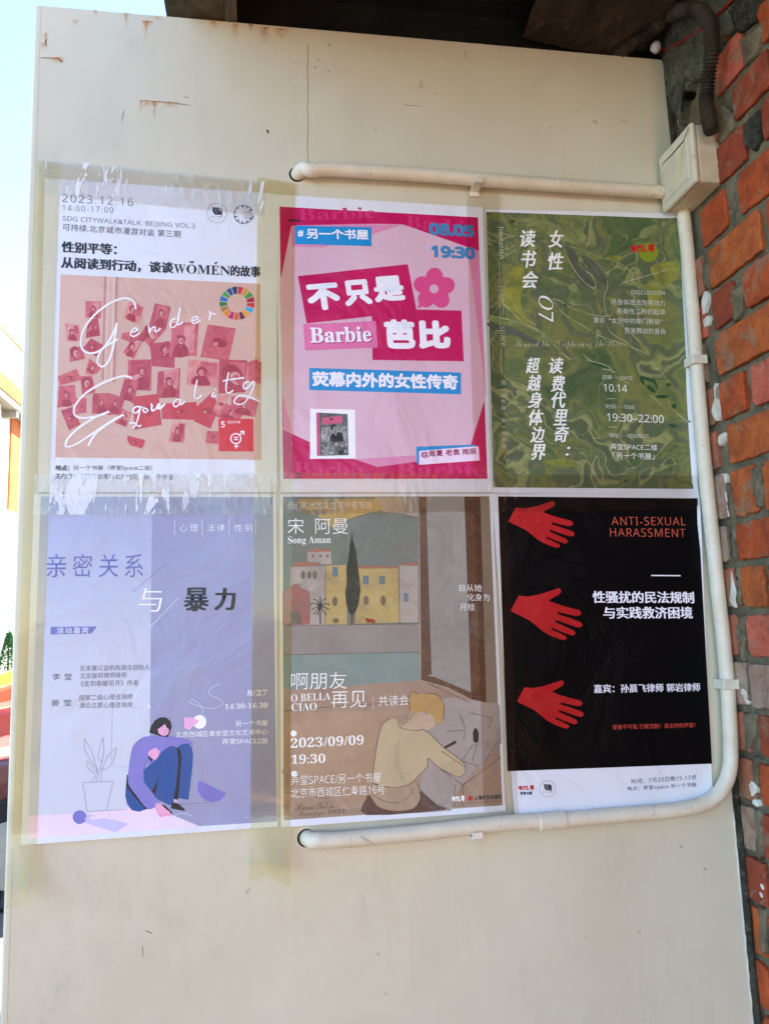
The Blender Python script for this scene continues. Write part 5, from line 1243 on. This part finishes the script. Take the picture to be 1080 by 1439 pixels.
p6.logo_red(137, 1203, 197, 1226, ink((196, 30, 34), 1), 4); p6.text('弄堂书屋', 143, 1243, 190, 1241, K_BK, bold=.03, layer=4)
p6.logo_round(252, 1218, 32, K_DK, M_PAPER, 4)

# ------------------------------------------------------------------ adhesive tape
M_T1 = m_tape('clear_tape', (.99, .99, .98, 1), .0, .15, .06, 12)
M_T2 = m_tape('wrinkled_tape', (.985, .99, .975, 1), .03, .35, .3, 22)
M_T3 = m_tape('aged_tape', (.97, .955, .79, 1), .03, .05, .02, 9)
def tape(quad, mat, label, wr, seed, lift=.9, tear=0, step=2.4):
    P = [at(u, v, -3) for u, v in quad]       # TL TR BR BL
    w = (P[1] - P[0]).length; hh = (P[3] - P[0]).length; nx = max(3, int(w / step)); nz = max(3, int(hh / step))
    v = []; rnd = random.Random(seed)
    long_x = w > hh
    for j in range(nz + 1):
        for i in range(nx + 1):
            s, t = i / nx, j / nz
            p = P[0].lerp(P[1], s).lerp(P[3].lerp(P[2], s), t)
            if tear and t > .97 and not long_x: p.z -= tear * (abs(math.sin(s * 2.6 + seed)) + .25 * rnd.random())
            a = noise.noise(Vector((p.x / (7 if long_x else 26), p.z / (26 if long_x else 7), seed)))
            b = noise.noise(Vector((p.x / 3.2, p.z / 5.5, seed + 9)))
            gate = max(0, noise.noise(Vector((p.x / 45, p.z / 45, seed + 3))) + .35)
            y = surf(p.x, p.z) + lift + wr * gate * (abs(a) * 2.0 + .5 * abs(b))
            v.append((p.x, -max(y, .6), p.z))
    f = [(j * (nx + 1) + i, (j + 1) * (nx + 1) + i, (j + 1) * (nx + 1) + i + 1, j * (nx + 1) + i + 1) for j in range(nz) for i in range(nx)]
    o = mesh_obj('tape_strip', v, f, mat, None, smooth=True)
    tag(o, label, 'tape', 'strips of clear adhesive tape over the posters')
tape([(50, 224), (84, 227), (49, 1262), (11, 1262)], M_T3, 'long yellowed tape strip running down the left edge of the board', .12, 1, .9, 2)
tape([(361, 248), (414, 256), (407, 1222), (350, 1216)], M_T3, 'yellowed tape strip down between first and second poster columns, torn end hanging below', .15, 2, 1.0, 10)
tape([(653, 262), (700, 266), (727, 1141), (679, 1141)], M_T1, 'clear tape strip down between the second and third poster columns', .25, 3, 1.0, 2)
tape([(52, 222), (372, 255), (372, 303), (55, 271)], M_T2, 'crinkled clear tape strip across the top of the Gender Equality poster', .8, 4, 1.5, 0, 1.8)
tape([(50, 668), (398, 664), (398, 722), (46, 724)], M_T2, 'heavily crinkled clear tape strip across the seam between the two left posters', 1.0, 5, 1.6, 0, 1.8)
tape([(398, 664), (985, 668), (987, 716), (398, 722)], M_T1, 'smooth clear tape strip across the seam below the pink and green posters', .7, 6, 1.5, 0, 2.2)

# ------------------------------------------------------------------ street to the left, in the sun
XF = -5200.0
fb = root('street_building', (XF - 3000, 14000, GB), 'sunlit white street building with orange brick bays, left of the board', 'building')
M_WHT = m_simple('white_render', (214, 208, 192), .85, .2, (200, 192, 172), 1, 20, .3, .004); M_ORB = m_simple('orange_brickwork', (196, 112, 56), .85, .2, (170, 90, 44), 3, 30, .4, .004)
M_GRC = m_simple('grey_concrete', (150, 146, 136), .85, .2, (126, 122, 112), 2, 20, .3, .004); M_GLS = m_simple('dark_window_glass', (40, 56, 70), .06, .6)
def fz(px, py): return atx(px, py, XF).z
zt = (fz(0, 472) + fz(31, 515)) / 2; zf1 = fz(10, 552); zf0 = fz(10, 572); zr = fz(10, 592); zl = fz(20, 722)
yA, yB = 3000, 30000
mb = MB(); mb.box(XF - 9000, XF, yA, yB, zl, zf0 - 150); 
mb.box(XF - 9000, XF + 60, yA, yB, GB, zl - 2); mb.build('wall', M_WHT, fb)
MB().box(XF - 9000, XF + 350, yA, yB, zf1, zt - 120).build('parapet', M_WHT, fb)
MB().box(XF - 9000, XF + 430, yA, yB, zt - 118, zt).build('coping', M_WHT, fb)
MB().box(XF - 9000, XF + 340, yA, yB, zf0, zf1 - 2).build('brick_frieze', M_ORB, fb)
MB().box(XF - 9000, XF + 320, yA, yB, zf0 - 148, zf0 - 2).build('eave_slab', M_GRC, fb)
yb0, yb1 = atx(12, 650, XF).y, atx(12, 650, XF).y + 5200
for k in range(5):
    y0 = yb0 + (k - 2) * 7600
    if y0 < yA: continue
    MB().box(XF + 2, XF + 40, y0, y0 + 3600, zl + 5, zf0 - 152).build('brick_bay', M_ORB, fb)
    w = MB().box(XF + 41, XF + 70, y0 + 900, y0 + 2500, zl + 900, zf0 - 700).build('window_frame', M_WHT, fb)
    MB().box(XF + 71, XF + 80, y0 + 980, y0 + 1660, zl + 980, zf0 - 780).build('pane', M_GLS, w); MB().box(XF + 71, XF + 80, y0 + 1740, y0 + 2420, zl + 980, zf0 - 780).build('pane', M_GLS, w)
    MB().box(XF + 2, XF + 120, y0 - 1400, y0 - 1000, zl, zf0 - 150).build('pier', M_WHT, fb)
    MB().box(XF + 62, XF + 130, y0 + 5200, y0 + 5300, GB + 300, zl - 600).build('drainpipe', M_GRC, fb)
for k in range(20): MB().box(XF + 2, XF + 300, yA + 300 + k * 1300, yA + 420 + k * 1300, zf0 - 300, zf0 - 149).build('eave_bracket', M_GRC, fb)

def car(x, y, body, label, group, length=4200, roofc=None, rz=0, z=0):
    """nose towards -X"""
    r = root('parked_car', (x, y, GB), label, 'car', group)
    hw = 860; L = length
    prof = [(-L/2, 380), (-L/2 + 20, 560), (-L/2 + 90, 700), (-L/2 + 900, 850), (-L/2 + 1050, 900), (-L/2 + 1650, 1330), (-L/2 + 1900, 1430), (-L/2 + 2900, 1450), (-L/2 + 3300, 1380), (-L/2 + 3850, 960), (L/2 - 60, 900), (L/2, 700), (L/2, 380), (L/2 - 120, 240), (-L/2 + 120, 240)]
    mb = MB(); n = len(prof); v = []
    for s, ins in ((-1, 0), (-1, 1), (1, 1), (1, 0)):
        for (px, pz) in prof:
            yin = hw - (170 * max(0, (pz - 880) / 560) if pz > 880 else 0) - (40 if ins == 0 else 0)
            v.append((x + px, y + s * (yin if ins == 0 else yin - 70 + 0), GB + pz + (28 if ins and pz > 300 else 0)))
    f = []
    for a in range(3):
        for i in range(n): j = (i + 1) % n; f.append((a * n + i, a * n + j, (a + 1) * n + j, (a + 1) * n + i))
    f.append(tuple(range(n))); f.append(tuple(3 * n + i for i in range(n)))
    mb.add(v, f); mb.build('body', body, r, bevel=25, seg=2, smooth=False)
    def pan(name, pts, mat, yo):
        mb = MB(); m = len(pts)
        for s in (-1, 1):
            vv = [(x + a, y + s * (hw - 170 * max(0, (b - 880) / 560) - 40 + yo), GB + b) for a, b in pts] + [(x + a, y + s * (hw - 170 * max(0, (b - 880) / 560) - 60), GB + b) for a, b in pts]
            mb.build_ = None; MB().add(vv, [tuple(range(m)), tuple(range(m, 2 * m))] + [(i, (i + 1) % m, m + (i + 1) % m, m + i) for i in range(m)]).build(name, mat, r)
    pan('side_window', [(-L/2 + 1250, 930), (-L/2 + 1740, 1300), (-L/2 + 2250, 1340), (-L/2 + 2250, 930)], M_GLS, 8)
    pan('side_window', [(-L/2 + 2320, 930), (-L/2 + 2320, 1345), (-L/2 + 3050, 1325), (-L/2 + 3500, 950)], M_GLS, 8)
    a, b = (-L/2 + 1110, 955), (-L/2 + 1640, 1340)
    MB().add([(x + a[0] - 12, y - 700, GB + a[1]), (x + a[0] - 12, y + 700, GB + a[1]), (x + b[0] - 12, y + 590, GB + b[1]), (x + b[0] - 12, y - 590, GB + b[1]),
              (x + a[0] + 30, y - 700, GB + a[1] - 30), (x + a[0] + 30, y + 700, GB + a[1] - 30), (x + b[0] + 30, y + 590, GB + b[1] - 30), (x + b[0] + 30, y - 590, GB + b[1] - 30)],
             [(0, 1, 2, 3), (4, 5, 6, 7), (0, 1, 5, 4), (1, 2, 6, 5), (2, 3, 7, 6), (3, 0, 4, 7)]).build('windscreen', M_GLS, r)
    for sx in (-L/2 + 800, L/2 - 850):
        for s in (-1, 1):
            w = MB().tube([(x + sx, y + s * (hw - 190), GB + 310), (x + sx, y + s * (hw + 8), GB + 310)], 308, 28).build('wheel', M_TYRE, r, bevel=18, smooth=False)
            MB().tube([(x + sx, y + s * (hw + 9), GB + 310), (x + sx, y + s * (hw + 14), GB + 310)], 190, 20).build('rim', M_CHR, w, bevel=3)
    for s in (-1, 1):
        MB().box(x - L/2 - 6, x - L/2 + 60, y + s * 640 - 150, y + s * 640 + 150, GB + 590, GB + 690).build('headlight', M_LMP, r, bevel=20)
        MB().box(x - L/2 + 1180, x - L/2 + 1300, y + s * (hw + 80) - 80, y + s * (hw + 80) + 80, GB + 930, GB + 1060).build('wing_mirror', body, r, bevel=25)
    MB().box(x - L/2 - 25, x - L/2 + 40, y - 780, y + 780, GB + 290, GB + 420).build('bumper', body, r, bevel=20)
    MB().box(x - L/2 - 12, x - L/2 + 30, y - 420, y + 420, GB + 520, GB + 640).build('grille', M_TYRE, r, bevel=10)
    return r
M_TYRE = m_simple('black_rubber', (24, 24, 24), .7, .3); M_CHR = m_simple('grey_wheel_metal', (160, 160, 160), .3, .6, metal=.8); M_LMP = m_simple('lamp_glass', (210, 214, 216), .1, .7)
def paint(c): return m_simple('car_paint', c, .3, .5, tuple(int(x * .96) for x in c), 3, 10, 0, .001, coat=.8)
G = 'cars parked in a row beyond the board'
car(250, 4700, paint((96, 22, 20)), 'maroon car parked nearest, just beyond the lower left edge of the board', G)
car(-700, 7200, paint((178, 34, 26)), 'bright red car parked second in the row beyond the board', G)
car(-1500, 9700, paint((210, 90, 36)), 'orange car parked third in the row beyond the board', G)
car(-2350, 12300, paint((232, 184, 30)), 'yellow car parked farthest in the row in front of the white building', G)
# low yellow and black kerb guard in front of the near car
kg = root('parking_stop', (-1800, 3900, GB), 'yellow parking stop on the asphalt in front of the maroon car', 'parking stop')
MB().box(-2300, -1500, 3350, 3480, GB + 1, GB + 130).build('bar', m_simple('yellow_paint', (214, 150, 40), .5, .4, (190, 130, 40)), kg, bevel=20)
# potted conifer against the white wall
pl = root('potted_conifer', (-5000, 14600, GB), 'small dark green conifer in a clay pot against the white wall', 'plant')
c0 = at(12, 915, 14600)
MB().tube([(c0.x, 14600, GB), (c0.x, 14600, GB + 380)], [150, 210], 16).build('pot', m_simple('clay_pot', (150, 84, 56), .8, .2), pl)
MB().tube([(c0.x, 14600, GB + 350), (c0.x, 14600, GB + 1500)], [30, 12], 8).build('trunk', M_WOOD, pl)
fol = MB(); rf = random.Random(8)
ztop = at(12, 890, 14600).z
for i in range(2600):
    t = rf.random() ** .8; zc = GB + 400 + t * (ztop - GB - 400); rr = (1 - t) * 300 * (.55 + .45 * rf.random()) + 12; a = rf.random() * 6.283
    p = Vector((c0.x + rr * math.cos(a), 14600 + rr * math.sin(a), zc + rf.uniform(-30, 30)))
    d = Vector((math.cos(a), math.sin(a), rf.uniform(-.4, .8))).normalized() * rf.uniform(40, 90); s = d.cross(Vector((rf.random(), rf.random(), 1))).normalized() * 16
    fol.add([p - s, p + s, p + d], [(0, 1, 2)])
fol.build('foliage', m_simple('conifer_green', (70, 130, 84), .7, .3, (40, 88, 60), 6), pl)
